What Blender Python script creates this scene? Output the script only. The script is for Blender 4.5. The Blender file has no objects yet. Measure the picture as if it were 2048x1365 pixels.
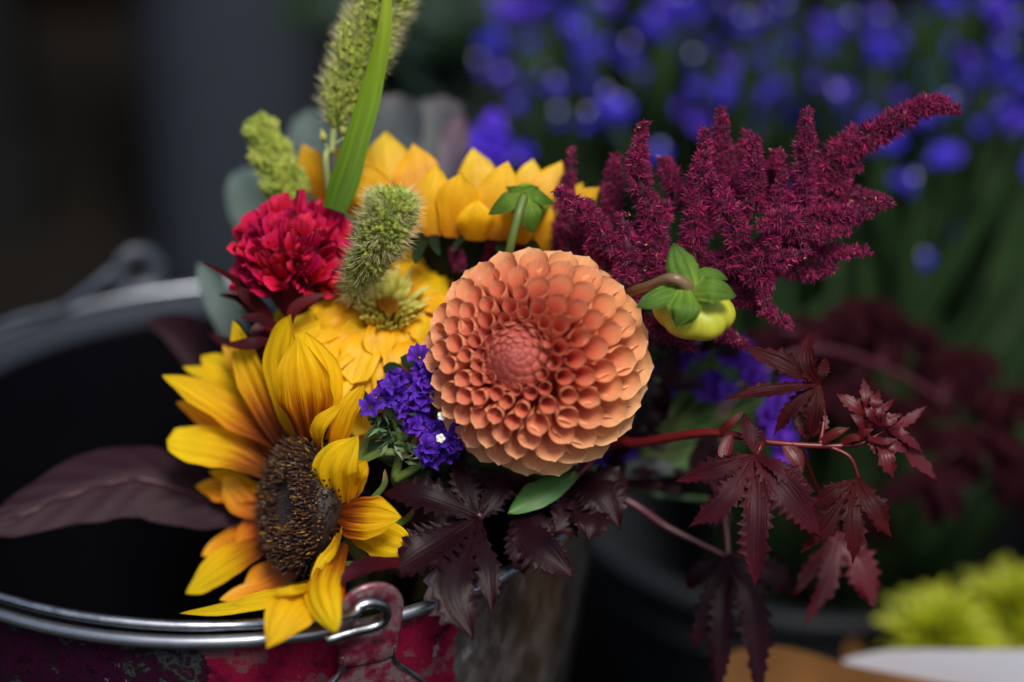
import bpy, math, random
import numpy as np
from mathutils import Vector, Matrix, Quaternion
random.seed(7); RNG = np.random.default_rng(7)
scene = bpy.context.scene
COL = scene.collection
sin, cos, pi, R_ = math.sin, math.cos, math.pi, math.radians

# ------------------------------------------------------------------ camera
PITCH = R_(25.84); LENS = 85.0; F = LENS/36*2048
RIM_Z = 0.36; RIM_R = 0.172
UPV = Vector((0, sin(PITCH), cos(PITCH))); FWD = Vector((0, cos(PITCH), -sin(PITCH))); RGT = Vector((1, 0, 0))
_rc = RGT*((479-1024)/F*1.12) + UPV*(-(878-682.5)/F*1.12) + FWD*1.12
CAM = Vector((0, 0, RIM_Z)) - _rc                      # the rim's centre is at (0, 0, RIM_Z)
cd = bpy.data.cameras.new('camera'); cam = bpy.data.objects.new('camera', cd); COL.objects.link(cam)
cd.lens = LENS; cd.sensor_width = 36; cd.clip_start = .02; cd.clip_end = 60
cam.location = CAM; cam.rotation_euler = (pi/2-PITCH, 0, 0)
cd.dof.use_dof = True; cd.dof.focus_distance = 0.992; cd.dof.aperture_fstop = 2.1; cd.dof.aperture_blades = 0
scene.camera = cam
def W(px, py, d):
    return CAM + RGT*((px-1024)/F*d) - UPV*((py-682.5)/F*d) + FWD*d
def CV(x, y, z):                                       # right, up, towards the camera
    return RGT*x + UPV*y - FWD*z

# ------------------------------------------------------------------ sky, sun, exposure
SUN_EL, SUN_AZ = 58, 160      # azimuth of the direction the light comes from, clockwise from +Y
wd = bpy.data.worlds.new('World'); scene.world = wd; wd.use_nodes = True
nt = wd.node_tree; bg = nt.nodes['Background']
sky = nt.nodes.new('ShaderNodeTexSky'); sky.sky_type = 'NISHITA'; sky.sun_disc = False
sky.sun_elevation = R_(SUN_EL); sky.sun_rotation = R_(SUN_AZ); sky.dust_density = 3.0
nt.links.new(sky.outputs[0], bg.inputs[0]); bg.inputs[1].default_value = 0.05
sl = bpy.data.lights.new('sun', 'SUN'); so = bpy.data.objects.new('sun', sl); COL.objects.link(so)
sl.energy = 1.5; sl.angle = R_(18); sl.color = (1, .95, .87)
sdir = Vector((sin(R_(SUN_AZ))*cos(R_(SUN_EL)), cos(R_(SUN_AZ))*cos(R_(SUN_EL)), sin(R_(SUN_EL))))
so.rotation_euler = (-sdir).to_track_quat('-Z', 'Y').to_euler(); so.location = sdir*5
vs = scene.view_settings; vs.view_transform = 'Standard'; vs.look = 'None'; vs.exposure = 1.2; vs.gamma = 1
scene.render.engine = 'CYCLES'; scene.cycles.use_denoising = True
scene.cycles.max_bounces = 8; scene.cycles.transparent_max_bounces = 8

# ------------------------------------------------------------------ materials
class NT:
    def __init__(s, name):
        s.m = bpy.data.materials.new(name); s.m.use_nodes = True; s.t = s.m.node_tree
        s.b = s.t.nodes['Principled BSDF']; s.o = s.t.nodes['Material Output']
    def n(s, ty, **kw):
        x = s.t.nodes.new('ShaderNode'+ty)
        for k, v in kw.items():
            if k in x.inputs: x.inputs[k].default_value = v
            else: setattr(x, k, v)
        return x
    def l(s, a, b): s.t.links.new(a, b)
    def ramp(s, fac, stops, interp='LINEAR'):
        r = s.n('ValToRGB'); e = r.color_ramp.elements; r.color_ramp.interpolation = interp
        while len(e) < len(stops): e.new(0.5)
        for el, (p, c) in zip(e, stops): el.position = p; el.color = (*c, 1)
        s.l(fac, r.inputs[0]); return r.outputs[0]
    def math(s, op, a, b=None, c=None):
        x = s.n('Math', operation=op)
        for i, v in enumerate((a, b, c)):
            if v is None: continue
            if hasattr(v, 'links'): s.l(v, x.inputs[i])
            else: x.inputs[i].default_value = v
        return x.outputs[0]
    def mix(s, f, a, b, blend='MIX'):
        x = s.n('Mix', data_type='RGBA', blend_type=blend)
        for v, i in ((f, 0), (a, 6), (b, 7)):
            if hasattr(v, 'links'): s.l(v, x.inputs[i])
            else: x.inputs[i].default_value = v if i == 0 else (*v, 1)
        return x.outputs[2]
    def noise(s, vec, scale, detail=3, rough=.5, sc=None):
        if sc:
            mp = s.n('Mapping'); mp.inputs['Scale'].default_value = sc; s.l(vec, mp.inputs[0]); vec = mp.outputs[0]
        x = s.n('TexNoise', Scale=scale, Detail=detail, Roughness=rough); s.l(vec, x.inputs['Vector']); return x.outputs['Fac']
    def bump(s, h, strength=.3, dist=.0005):
        b = s.n('Bump', Strength=strength, Distance=dist); s.l(h, b.inputs['Height']); s.l(b.outputs[0], s.b.inputs['Normal']); return b
    def thin(s, colour, amount):                         # light passing through a petal or a leaf
        tr = s.n('BsdfTranslucent'); mx = s.n('MixShader'); mx.inputs[0].default_value = amount
        s.l(colour, tr.inputs[0]); s.l(s.b.outputs[0], mx.inputs[1]); s.l(tr.outputs[0], mx.inputs[2]); s.l(mx.outputs[0], s.o.inputs[0])

def veined(name, stops, rough=.5, thin=.25, streak=.12, vein=40, spec=.4, bump=.25, var=.12, sheen=0, veinc=.45):
    """petal or leaf: colour runs along u, fine veins run across v"""
    g = NT(name); uv = g.n('UVMap'); sx = g.n('SeparateXYZ'); g.l(uv.outputs[0], sx.inputs[0])
    oi = g.n('ObjectInfo')
    add = g.n('VectorMath', operation='ADD'); g.l(uv.outputs[0], add.inputs[0])
    cmb = g.n('CombineXYZ'); g.l(g.math('MULTIPLY', oi.outputs['Random'], 31.), cmb.inputs[2]); g.l(cmb.outputs[0], add.inputs[1])
    st = g.noise(add.outputs[0], 1., 4, .6, (2.2, vein, 1))
    lo = g.noise(add.outputs[0], 1., 2, .5, (3, 3, 1))
    f = g.math('ADD', sx.outputs[0], g.math('MULTIPLY', g.math('SUBTRACT', st, .5), streak*2.5))
    f = g.math('ADD', f, g.math('MULTIPLY', g.math('SUBTRACT', oi.outputs['Random'], .5), var))
    c = g.ramp(f, stops)
    hsv = g.n('HueSaturation'); g.l(c, hsv.inputs['Color'])
    g.l(g.math('ADD', g.math('ADD', g.math('MULTIPLY', lo, .5), .76), g.math('MULTIPLY', g.math('SUBTRACT', st, .5), veinc)), hsv.inputs['Value'])
    g.l(g.math('ADD', g.math('MULTIPLY', oi.outputs['Random'], .02), .49), hsv.inputs['Hue'])
    c = hsv.outputs[0]
    c = g.mix(g.math('MULTIPLY', g.math('GREATER_THAN', g.noise(add.outputs[0], 1., 2, .5, (34, 22, 1)), .765), .5), c, (.12, .05, .015))
    g.l(c, g.b.inputs['Base Color']); g.b.inputs['Roughness'].default_value = rough
    g.b.inputs['Specular IOR Level'].default_value = spec
    if sheen: g.b.inputs['Sheen Weight'].default_value = sheen
    g.bump(g.noise(add.outputs[0], 1., 3, .5, (1.5, vein*.8, 1)), bump, .0006)
    if thin: g.thin(c, thin)
    return g.m

def attr_mat(name, rough=.55, thin=0., spec=.3, sheen=0):
    g = NT(name); a = g.n('Attribute', attribute_name='Col'); g.l(a.outputs[0], g.b.inputs['Base Color'])
    g.b.inputs['Roughness'].default_value = rough; g.b.inputs['Specular IOR Level'].default_value = spec
    if sheen: g.b.inputs['Sheen Weight'].default_value = sheen; g.b.inputs['Sheen Roughness'].default_value = .4
    if thin: g.thin(a.outputs[0], thin)
    return g.m

def plain(name, c1, c2, scale=60, rough=.5, metal=0, spec=.5, bump=.2, dist=.001, sc=None, coat=0):
    g = NT(name); tc = g.n('TexCoord')
    n = g.noise(tc.outputs['Object'], scale, 5, .6, sc)
    g.l(g.mix(n, c1, c2), g.b.inputs['Base Color'])
    g.b.inputs['Roughness'].default_value = rough; g.b.inputs['Metallic'].default_value = metal; g.b.inputs['Specular IOR Level'].default_value = spec
    if coat: g.b.inputs['Coat Weight'].default_value = coat
    if bump: g.bump(n, bump, dist)
    return g.m

YB = (.80, .43, .004)
M = {}
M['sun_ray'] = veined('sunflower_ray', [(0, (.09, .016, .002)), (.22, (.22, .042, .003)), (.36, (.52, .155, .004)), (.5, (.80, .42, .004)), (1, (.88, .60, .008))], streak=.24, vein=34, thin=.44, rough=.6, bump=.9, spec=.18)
M['sun_ray_plain'] = veined('sunflower_ray_plain', [(0, (.50, .14, .004)), (.16, (.76, .34, .004)), (.4, (.84, .49, .005)), (1, (.88, .58, .008))], streak=.18, vein=34, thin=.44, bump=.9, rough=.6, spec=.18)
M['sun_ray_orange'] = veined('sunflower_ray_orange', [(0, (.20, .03, .002)), (.4, (.50, .11, .003)), (.75, (.72, .27, .004)), (1, (.82, .42, .006))], streak=.2, vein=22, thin=.3)
M['rear_ray'] = veined('rear_ray', [(0, (.56, .20, .004)), (.35, (.78, .38, .004)), (1, (.88, .54, .008))], streak=.08, vein=20, thin=.35)
M['zinnia'] = veined('zinnia_petal', [(0, (.62, .22, .003)), (.4, (.84, .44, .004)), (1, (.90, .57, .006))], streak=.1, vein=18, thin=.35, rough=.55)
M['sepal'] = veined('green_sepal', [(0, (.20, .32, .04)), (.3, (.105, .205, .020)), (1, (.058, .125, .014))], rough=.5, vein=34, thin=.2, streak=.25, bump=1., spec=.25, veinc=1.6)
M['bract'] = veined('sunflower_bract', [(0, (.09, .15, .025)), (.6, (.10, .14, .03)), (1, (.22, .12, .07))], rough=.6, vein=8, thin=.1)
M['blade'] = veined('grass_blade', [(0, (.06, .14, .006)), (.4, (.17, .30, .010)), (.8, (.28, .37, .012)), (1, (.30, .30, .02))], rough=.45, vein=34, thin=.35, streak=.1, veinc=1.1, bump=.6)
M['green_leaf'] = veined('green_leaf', [(0, (.04, .10, .02)), (.5, (.075, .20, .045)), (1, (.09, .23, .05))], rough=.45, vein=9, thin=.15)
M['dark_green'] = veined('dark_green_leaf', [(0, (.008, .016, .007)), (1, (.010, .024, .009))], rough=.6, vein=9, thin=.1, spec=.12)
M['maroon'] = veined('maroon_leaf', [(0, (.054, .004, .006)), (.5, (.032, .004, .007)), (1, (.060, .0045, .0075))], rough=.46, vein=14, thin=.16, spec=.12, bump=1.0, veinc=1.0)
M['maroon_red'] = veined('young_maroon_leaf', [(0, (.11, .005, .009)), (1, (.078, .004, .008))], rough=.42, vein=12, thin=.2, spec=.5, bump=.7)
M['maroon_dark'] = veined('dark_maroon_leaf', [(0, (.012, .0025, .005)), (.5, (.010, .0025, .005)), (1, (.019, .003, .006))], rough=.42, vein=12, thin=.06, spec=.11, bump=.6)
M['maroon_far'] = veined('far_maroon_leaf', [(0, (.018, .0025, .005)), (1, (.014, .0025, .005))], rough=.75, vein=8, thin=.1, spec=.04)
M['plum'] = veined('plum_leaf', [(0, (.018, .0045, .009)), (1, (.021, .006, .012))], rough=.6, vein=7, thin=.1, bump=.7, spec=.18)
M['glaucous'] = veined('glaucous_leaf', [(0, (.055, .085, .075)), (1, (.08, .125, .115))], rough=.6, vein=6, thin=.2)
M['grey_leaf'] = veined('grey_mauve_leaf', [(0, (.04, .05, .055)), (.8, (.05, .062, .068)), (1, (.075, .062, .075))], rough=.55, vein=5, thin=.15)
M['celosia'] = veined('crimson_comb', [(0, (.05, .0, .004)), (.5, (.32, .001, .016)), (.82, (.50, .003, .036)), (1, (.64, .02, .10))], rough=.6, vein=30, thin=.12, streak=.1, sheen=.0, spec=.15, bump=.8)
M['statice'] = veined('statice_papery', [(0, (.08, .03, .08)), (.25, (.07, .014, .26)), (1, (.11, .022, .50))], rough=.6, vein=24, thin=.3, bump=.8, spec=.3)
M['statice_far'] = veined('statice_papery_blue', [(0, (.03, .03, .10)), (.3, (.050, .018, .50)), (1, (.090, .036, .80))], rough=.4, vein=14, thin=.3, bump=.5, spec=.5)
M['white'] = veined('white_corolla', [(0, (.7, .7, .6)), (1, (.85, .85, .8))], vein=6, thin=.2)
M['mum'] = veined('chrysanthemum_petal', [(0, (.16, .20, .006)), (1, (.38, .41, .012))], vein=12, thin=.3)
M['attr'] = attr_mat('floret', .5, .12, .4)
M['attr_soft'] = attr_mat('hair', .55, .35, .3)
M['attr_velvet'] = attr_mat('amaranth', .55, .15, .35, .15)
M['stem'] = plain('green_stem', (.07, .12, .022), (.12, .17, .035), 120, .5, bump=.1)
M['stem_pale'] = plain('pale_stem', (.20, .24, .08), (.27, .30, .11), 120, .55)
M['stem_bud'] = plain('bronze_stem', (.12, .10, .03), (.22, .12, .08), 90, .4)
M['stem_red'] = plain('red_stem', (.075, .005, .007), (.15, .008, .010), 90, .4)
M['stem_maroon'] = plain('maroon_stem', (.05, .008, .014), (.085, .014, .026), 90, .4)
M['stem_dark'] = plain('dark_green_stem', (.02, .045, .018), (.04, .08, .025), 50, .5)
g = NT('worn_wire'); tc = g.n('TexCoord'); n_ = g.noise(tc.outputs['Object'], 220, 5, .65); n2_ = g.noise(tc.outputs['Object'], 35, 4, .6)
g.l(g.ramp(g.math('ADD', g.math('MULTIPLY', n_, .5), g.math('MULTIPLY', n2_, .5)), [(.35, (.10, .10, .11)), (.47, (.28, .30, .33)), (.7, (.50, .53, .58))]), g.b.inputs['Base Color'])
g.b.inputs['Metallic'].default_value = 1; g.l(g.math('ADD', g.math('MULTIPLY', n2_, .5), .08), g.b.inputs['Roughness']); g.bump(n_, .15, .0004); M['steel'] = g.m
M['zinc'] = plain('zinc', (.022, .028, .040), (.034, .042, .056), 25, .4, .0, bump=.05)
M['zincin'] = plain('zinc_inside', (.030, .038, .055), (.045, .056, .075), 30, .5, .2, bump=.05)
M['black'] = plain('black_plastic', (.002, .002, .003), (.003, .003, .005), 30, .5, 0, .05, bump=.05)
M['charcoal'] = plain('charcoal_bucket', (.014, .016, .020), (.022, .025, .030), 20, .5, 0, .2, bump=.05)
M['kraft'] = plain('kraft_paper', (.26, .11, .035), (.34, .155, .05), 40, .75, 0, .2)
M['tissue'] = plain('white_tissue', (.50, .51, .58), (.60, .61, .68), 12, .7, 0, .2)
M['wood'] = plain('dark_boards', (.0010, .0007, .0005), (.0045, .0022, .0010), 6, .8, 0, .04, bump=.2, sc=(1, 1, .15))  # far darker than real boards: the shade at the back is in the colour
M['ground'] = plain('dark_stone', (.005, .0042, .0036), (.010, .008, .0065), 14, .85, 0, .08, bump=.4, dist=.003)  # background shade is put into this base colour as well
M['post'] = plain('grey_post', (.006, .0065, .0065), (.010, .0105, .0105), 10, .8, 0, .1)

# ------------------------------------------------------------------ mesh helpers
def origin(p):
    v = Vector((0, 0, 0))
    while p is not None: v += p.location; p = p.parent
    return v
def mesh(name, V, Fc, uv=None, col=None, smooth=True):
    me = bpy.data.meshes.new(name); V = np.asarray(V, float)
    me.from_pydata(V.tolist(), [], [list(map(int, f)) for f in Fc] if not isinstance(Fc, np.ndarray) else Fc.tolist())
    if smooth: me.polygons.foreach_set('use_smooth', [True]*len(me.polygons))
    if uv is not None:
        li = np.empty(len(me.loops), int); me.loops.foreach_get('vertex_index', li)
        me.uv_layers.new(name='UVMap').data.foreach_set('uv', np.asarray(uv, float)[li].ravel())
    if col is not None:
        a = me.color_attributes.new('Col', 'FLOAT_COLOR', 'POINT'); c = np.ones((len(V), 4)); c[:, :3] = col; a.data.foreach_set('color', c.ravel())
    me.update(); return me
def put(name, g, mat, parent=None, kind=None, label=None, smooth=True):
    V, Fc, uv, col = (list(g)+[None, None])[:4]
    V = np.asarray(V, float) - np.array(origin(parent))
    me = mesh(name, V, Fc, uv, col, smooth); me.materials.append(mat)
    o = bpy.data.objects.new(name, me); COL.objects.link(o); o.parent = parent
    if kind: o['kind'] = kind
    if label: o['label'] = label
    return o
def inst(name, me, parent, m):                           # a further copy of a shared mesh, placed by a world matrix
    o = bpy.data.objects.new(name, me); COL.objects.link(o); o.parent = parent
    m = m.copy(); m.translation -= origin(parent); o.matrix_basis = m; return o
def thing(name, label, cat, loc, group=None):
    o = bpy.data.objects.new(name, None); COL.objects.link(o); o.location = loc; o.empty_display_size = .01
    o['label'] = label; o['category'] = cat
    if group: o['group'] = group
    return o
def join(gs):
    V, Fc, U, C, k = [], [], [], [], 0
    for g in gs:
        v = np.asarray(g[0], float); V.append(v); Fc += [tuple(int(i)+k for i in f) for f in g[1]]
        if len(g) > 2 and g[2] is not None: U.append(np.asarray(g[2], float))
        if len(g) > 3 and g[3] is not None: C.append(np.asarray(g[3], float))
        k += len(v)
    return np.vstack(V), Fc, (np.vstack(U) if U else None), (np.vstack(C) if C else None)
def spline(pts, n):
    P = [np.array(p, float) for p in pts]
    if len(P) == 2: return np.array([P[0]+(P[1]-P[0])*t for t in np.linspace(0, 1, n)])
    P = [2*P[0]-P[1]] + P + [2*P[-1]-P[-2]]; m = len(P)-3
    out = []
    for s in np.linspace(0, m, n):
        i = min(int(s), m-1); t = s-i; a, b, c, d = P[i:i+4]
        out.append(.5*((2*b)+(-a+c)*t+(2*a-5*b+4*c-d)*t*t+(-a+3*b-3*c+d)*t**3))
    return np.array(out)
def lerp_list(vals, ts):
    vals = np.asarray(vals, float); x = np.linspace(0, 1, len(vals))
    return np.interp(ts, x, vals)
def grid_faces(nu, nv, wrap=False):
    f = []
    for i in range(nu-1):
        for j in range(nv if wrap else nv-1):
            k = (j+1) % nv; f.append((i*nv+j, i*nv+k, (i+1)*nv+k, (i+1)*nv+j))
    return f
def frames(c):
    T = np.gradient(c, axis=0); return T/np.maximum(np.linalg.norm(T, axis=1), 1e-9)[:, None]
def tube(pts, radii, n=8, seg=None):
    seg = seg or max(6, 5*len(pts)); c = spline(pts, seg); t = np.linspace(0, 1, seg)
    r = lerp_list(radii if hasattr(radii, '__len__') else [radii, radii], t); T = frames(c)
    N = np.cross(T[0], (0, 0, 1.)); N = N if np.linalg.norm(N) > .1 else np.cross(T[0], (1., 0, 0))
    V, U = [], []
    for i in range(seg):
        N = N - T[i]*N.dot(T[i]); N /= np.linalg.norm(N); B = np.cross(T[i], N)
        for k in range(n):
            a = 2*pi*k/n; V.append(c[i]+r[i]*(cos(a)*N+sin(a)*B)); U.append((t[i], k/n))
    Fc = grid_faces(seg, n, True)
    V += [c[0], c[-1]]; U += [(0, .5), (1, .5)]; L = len(V)
    Fc += [(L-2, (k+1) % n, k) for k in range(n)] + [(L-1, (seg-1)*n+k, (seg-1)*n+(k+1) % n) for k in range(n)]
    return np.array(V), Fc, np.array(U)
def petal_profile(peak=.55, base=.35, tip=1.0, point=.8):
    def f(t):
        if t < peak: return base+(1-base)*sin(t/peak*pi/2)**tip
        return max(0., 1-((t-peak)/(1-peak))**2)**max(.38, .5+(1-point)*1.3)
    return f
def ribbon(pts, width, facing, prof=None, cup=.15, nu=16, nv=9, ripple=0., pleat=0., teeth=0, curl=0., seed=None, toothdepth=.3, fold=0., edge=.045):
    """a sheet along a curve; facing = the way its upper side looks (one or more vectors)"""
    rs = np.random.default_rng(seed if seed is not None else RNG.integers(1e9))
    prof = prof or petal_profile()
    if teeth: nu = teeth*4+1; tooth = rs.uniform(.02, .42, (2, teeth+3))
    c = spline(pts, nu); T = frames(c); t = np.linspace(0, 1, nu)
    fc = facing if isinstance(facing, (list, tuple)) else [facing]
    fa = np.array([[f.x, f.y, f.z] for f in fc]); fa = np.stack([lerp_list(fa[:, k], t) if len(fa) > 1 else np.full(nu, fa[0, k]) for k in range(3)], 1)
    N = fa - T*(fa*T).sum(1)[:, None]; N /= np.maximum(np.linalg.norm(N, axis=1), 1e-6)[:, None]; B = np.cross(T, N)
    ph = rs.uniform(0, 6.3, 4); V, U = [], []
    ea, eb = [1+edge*np.interp(t, np.linspace(0, 1, 9), rs.normal(size=9)) for _ in range(2)]      # uneven margins
    for i in range(nu):
        w = width*.5*prof(t[i])
        for j in range(nv):
            v = j/(nv-1)*2-1; ww = w
            if teeth:
                tt = t[i]*teeth+(.45 if v > 0 else 0); fr = tt % 1.0; A = tooth[int(v > 0), int(tt)]
                ww = w*(1+abs(v)**3*(A*fr**1.3-toothdepth*.55*(1-fr)))
            x = v*ww*(1+((ea[i] if v > 0 else eb[i])-1)*abs(v)); h = cup*w*(v*v) + fold*w*abs(v)
            h += ripple*width*sin(t[i]*9+ph[0]+v*1.3)*v*v*np.sign(v)*(.4+t[i])
            h += ripple*width*.5*sin(t[i]*17+ph[1])*abs(v)**3
            h += pleat*width*.08*cos(v*pi*3.5+ph[2]*.2)*prof(t[i])
            if curl: h += curl*w*(t[i]**2)*v*v
            V.append(c[i]+B[i]*x+N[i]*h); U.append((t[i], (v+1)/2))
    return np.array(V), grid_faces(nu, nv), np.array(U)
def PX(pts, d0): return [W(p[0], p[1], d0+(p[2] if len(p) > 2 else 0)/1000) for p in pts]
def pxm(px, d): return px*d/F                             # pixels to metres at depth d

def kites(P, D, S, L, Wd, col, belly=.4, lift=None):
    """many thin pointed blades: 4 vertices, 2 triangles each"""
    n = len(P); L = np.broadcast_to(L, n)[:, None]; Wd = np.broadcast_to(Wd, n)[:, None]
    a = P; b = P+D*L*belly+S*Wd*.5; c = P+D*L*belly-S*Wd*.5; e = P+D*L
    if lift is not None: N = np.cross(D, S); b = b+N*Wd*lift; c = c+N*Wd*lift
    V = np.stack([a, b, c, e], 1).reshape(-1, 3); k = np.arange(n)[:, None]*4
    Fc = np.concatenate([k+[[0, 2, 1]], k+[[1, 2, 3]]], 1).reshape(-1, 3)
    return V, Fc, np.zeros((len(V), 2)), np.repeat(np.broadcast_to(col, (n, 3)), 4, 0)
def beads(P, D, L, Rr, col):
    n = len(P); A = np.cross(D, RNG.normal(size=(n, 3))); A /= np.linalg.norm(A, axis=1)[:, None]; B = np.cross(D, A)
    L = np.broadcast_to(L, n)[:, None]; Rr = np.broadcast_to(Rr, n)[:, None]
    V = np.stack([P, P+D*L*.45+A*Rr, P+D*L*.45+B*Rr, P+D*L*.45-A*Rr, P+D*L*.45-B*Rr, P+D*L], 1).reshape(-1, 3)
    k = np.arange(n)[:, None]*6; q = []
    for i in range(4): q += [k+[[0, 1+(i+1) % 4, 1+i]], k+[[5, 1+i, 1+(i+1) % 4]]]
    return V, np.concatenate(q, 1).reshape(-1, 3), np.zeros((len(V), 2)), np.repeat(np.broadcast_to(col, (n, 3)), 6, 0)
def unit(a): return a/np.maximum(np.linalg.norm(a, axis=-1, keepdims=True), 1e-9)
def ortho(D):
    S = np.cross(D, RNG.normal(size=D.shape)); return unit(S)
def njoin(gs):
    V = np.vstack([g[0] for g in gs]); k = 0; Fs = []
    for g in gs: Fs.append(np.asarray(g[1])+k); k += len(g[0])
    return V, np.vstack(Fs), None, np.vstack([g[3] for g in gs])
def revolve(prof, n=96, centre=(0, 0, 0)):
    V, U = [], []; pr2 = []
    for (a, b), (c, d) in zip(prof[:-1], prof[1:]):       # extra loops keep long walls evenly shaded
        pr2.append((a, b)); L = math.hypot(c-a, d-b)
        if L > .05: pr2 += [(a+(c-a)*f, b+(d-b)*f) for f in (.003/L, .012/L, .3, .6, 1-.012/L, 1-.003/L)]
    prof = pr2+[prof[-1]]
    for i, (r, z) in enumerate(prof):
        for k in range(n):
            a = 2*pi*k/n; V.append((centre[0]+r*cos(a), centre[1]+r*sin(a), centre[2]+z)); U.append((k/n, i/len(prof)))
    return np.array(V), grid_faces(len(prof), n, True), np.array(U)
def ring(rad, thick, z, n=128, m=10, centre=(0, 0, 0)):
    V = []
    for i in range(n):
        a = 2*pi*i/n
        for j in range(m):
            b = 2*pi*j/m; r = rad+thick*cos(b); V.append((centre[0]+r*cos(a), centre[1]+r*sin(a), centre[2]+z+thick*sin(b)))
    return np.array(V), [(i*m+j, i*m+(j+1) % m, ((i+1) % n)*m+(j+1) % m, ((i+1) % n)*m+j) for i in range(n) for j in range(m)]

# ------------------------------------------------------------------ the setting
def struct(name, g, mat): o = put(name, g, mat); o['kind'] = 'structure'; return o
struct('ground', ([(-6, -3, 0), (6, -3, 0), (6, 4, 0), (-6, 4, 0)], [(0, 1, 2, 3)]), M['ground'])
WALL_Y = 1.75
wall = struct('wall', ([(-6, WALL_Y+.02, 0), (6, WALL_Y+.02, 0), (6, WALL_Y+.02, 3), (-6, WALL_Y+.02, 3)], [(0, 1, 2, 3)]), M['wood'])
def box(x0, x1, y0, y1, z0, z1, b=0.):
    v = [(x, y, z) for x in (x0, x1) for y in (y0, y1) for z in (z0, z1)]
    return v, [(0, 1, 3, 2), (4, 6, 7, 5), (0, 4, 5, 1), (2, 3, 7, 6), (0, 2, 6, 4), (1, 5, 7, 3)]
for k in range(20):
    x = -2.0+k*.2; put('plank', box(x, x+.192, WALL_Y-.012-.006*(k*7 % 3), WALL_Y+.018, .0, 3.0), M['wood'], wall, smooth=False)

# ------------------------------------------------------------------ bucket
BK = thing('metal_bucket', 'mottled metal bucket with a rolled rim and wire handle holding the bouquet', 'bucket', (0, 0, 0))
g = NT('mottled_bucket'); tc = g.n('TexCoord'); sp = g.n('SeparateXYZ'); g.l(tc.outputs['Object'], sp.inputs[0])
ang = g.math('ARCTAN2', sp.outputs[0], g.math('MULTIPLY', sp.outputs[1], -1.))      # 0 = towards the viewer, grows to the right
n1 = g.noise(tc.outputs['Object'], 42, 6, .7); n2 = g.noise(tc.outputs['Object'], 70, 6, .7, (1, 1, .5)); n3 = g.noise(tc.outputs['Object'], 9, 3, .6)
angw = g.math('ADD', ang, g.math('MULTIPLY', g.math('SUBTRACT', n1, .5), .10))
stone = g.ramp(n2, [(.3, (.018, .015, .014)), (.45, (.045, .038, .034)), (.56, (.085, .078, .075)), (.72, (.20, .19, .20))])
pink = g.ramp(n1, [(.34, (.05, .004, .016)), (.42, (.19, .007, .040)), (.48, (.32, .009, .048)), (.53, (.20, .009, .036)), (.57, (.27, .05, .075)), (.62, (.14, .10, .11)), (.68, (.24, .016, .05)), (.76, (.18, .16, .17))])
refl = g.ramp(n1, [(.36, (.006, .006, .008)), (.41, (.055, .004, .030)), (.46, (.020, .008, .018)), (.50, (.050, .005, .030)), (.54, (.012, .015, .012)), (.57, (.075, .08, .09)), (.60, (.015, .018, .014)), (.66, (.06, .008, .04)), (.74, (.13, .14, .16))])  # magenta reflections on the dark metal, painted in as mottled colour
c = g.mix(g.ramp(angw, [(.0, (0, 0, 0)), (.005, (1, 1, 1))]), refl, refl)
def mask(lo, hi): return g.math('MULTIPLY', g.math('GREATER_THAN', angw, lo), g.math('LESS_THAN', angw, hi))
c = g.mix(mask(.02, .665), refl, pink); c = g.mix(g.math('GREATER_THAN', angw, .665), c, stone)
c = g.mix(g.math('MULTIPLY', g.math('GREATER_THAN', n2, .66), .7), c, (.30, .27, .29))
g.l(c, g.b.inputs['Base Color']); g.b.inputs['Roughness'].default_value = .22; g.b.inputs['Metallic'].default_value = .35
g.bump(n2, .25, .0008); M['bucket'] = g.m
body = [(.118, .002), (.120, .0), (.170, RIM_Z-.006), (.1715, RIM_Z-.001)]
put('body', revolve(body, 144), M['bucket'], BK)
put('inner_wall', revolve([(.1705, RIM_Z-.001), (.1675, RIM_Z-.008), (.117, .008), (.001, .006)], 144), M['zincin'], BK)
put('base', revolve([(.119, .001), (.001, .001)], 96), M['zincin'], BK)
M['rimzinc'] = plain('zinc_rim', (.20, .22, .26), (.36, .39, .44), 160, .36, .9, bump=.1, dist=.0004)
put('rim', ring(RIM_R, .0029, RIM_Z, 160, 12), M['rimzinc'], BK)
lin = thing('liner_pot', 'black plastic liner pot nested inside the mottled metal bucket', 'pot', (0, 0, .012))
put('wall', revolve([(.108, .0), (.156, RIM_Z-.035), (.1575, RIM_Z-.022), (.1545, RIM_Z-.020), (.106, .002), (.01, .001)], 96, (0, 0, .012)), M['black'], lin)
M['lip'] = plain('black_plastic_lip', (.010, .011, .016), (.016, .018, .026), 40, .3, 0, .4, bump=.1)  # lighter, bluer than the liner: a faint reflection put into the colour
put('lip', ring(.158, .0035, RIM_Z-.020, 128, 8, (0, 0, .0)), M['lip'], lin)
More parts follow.
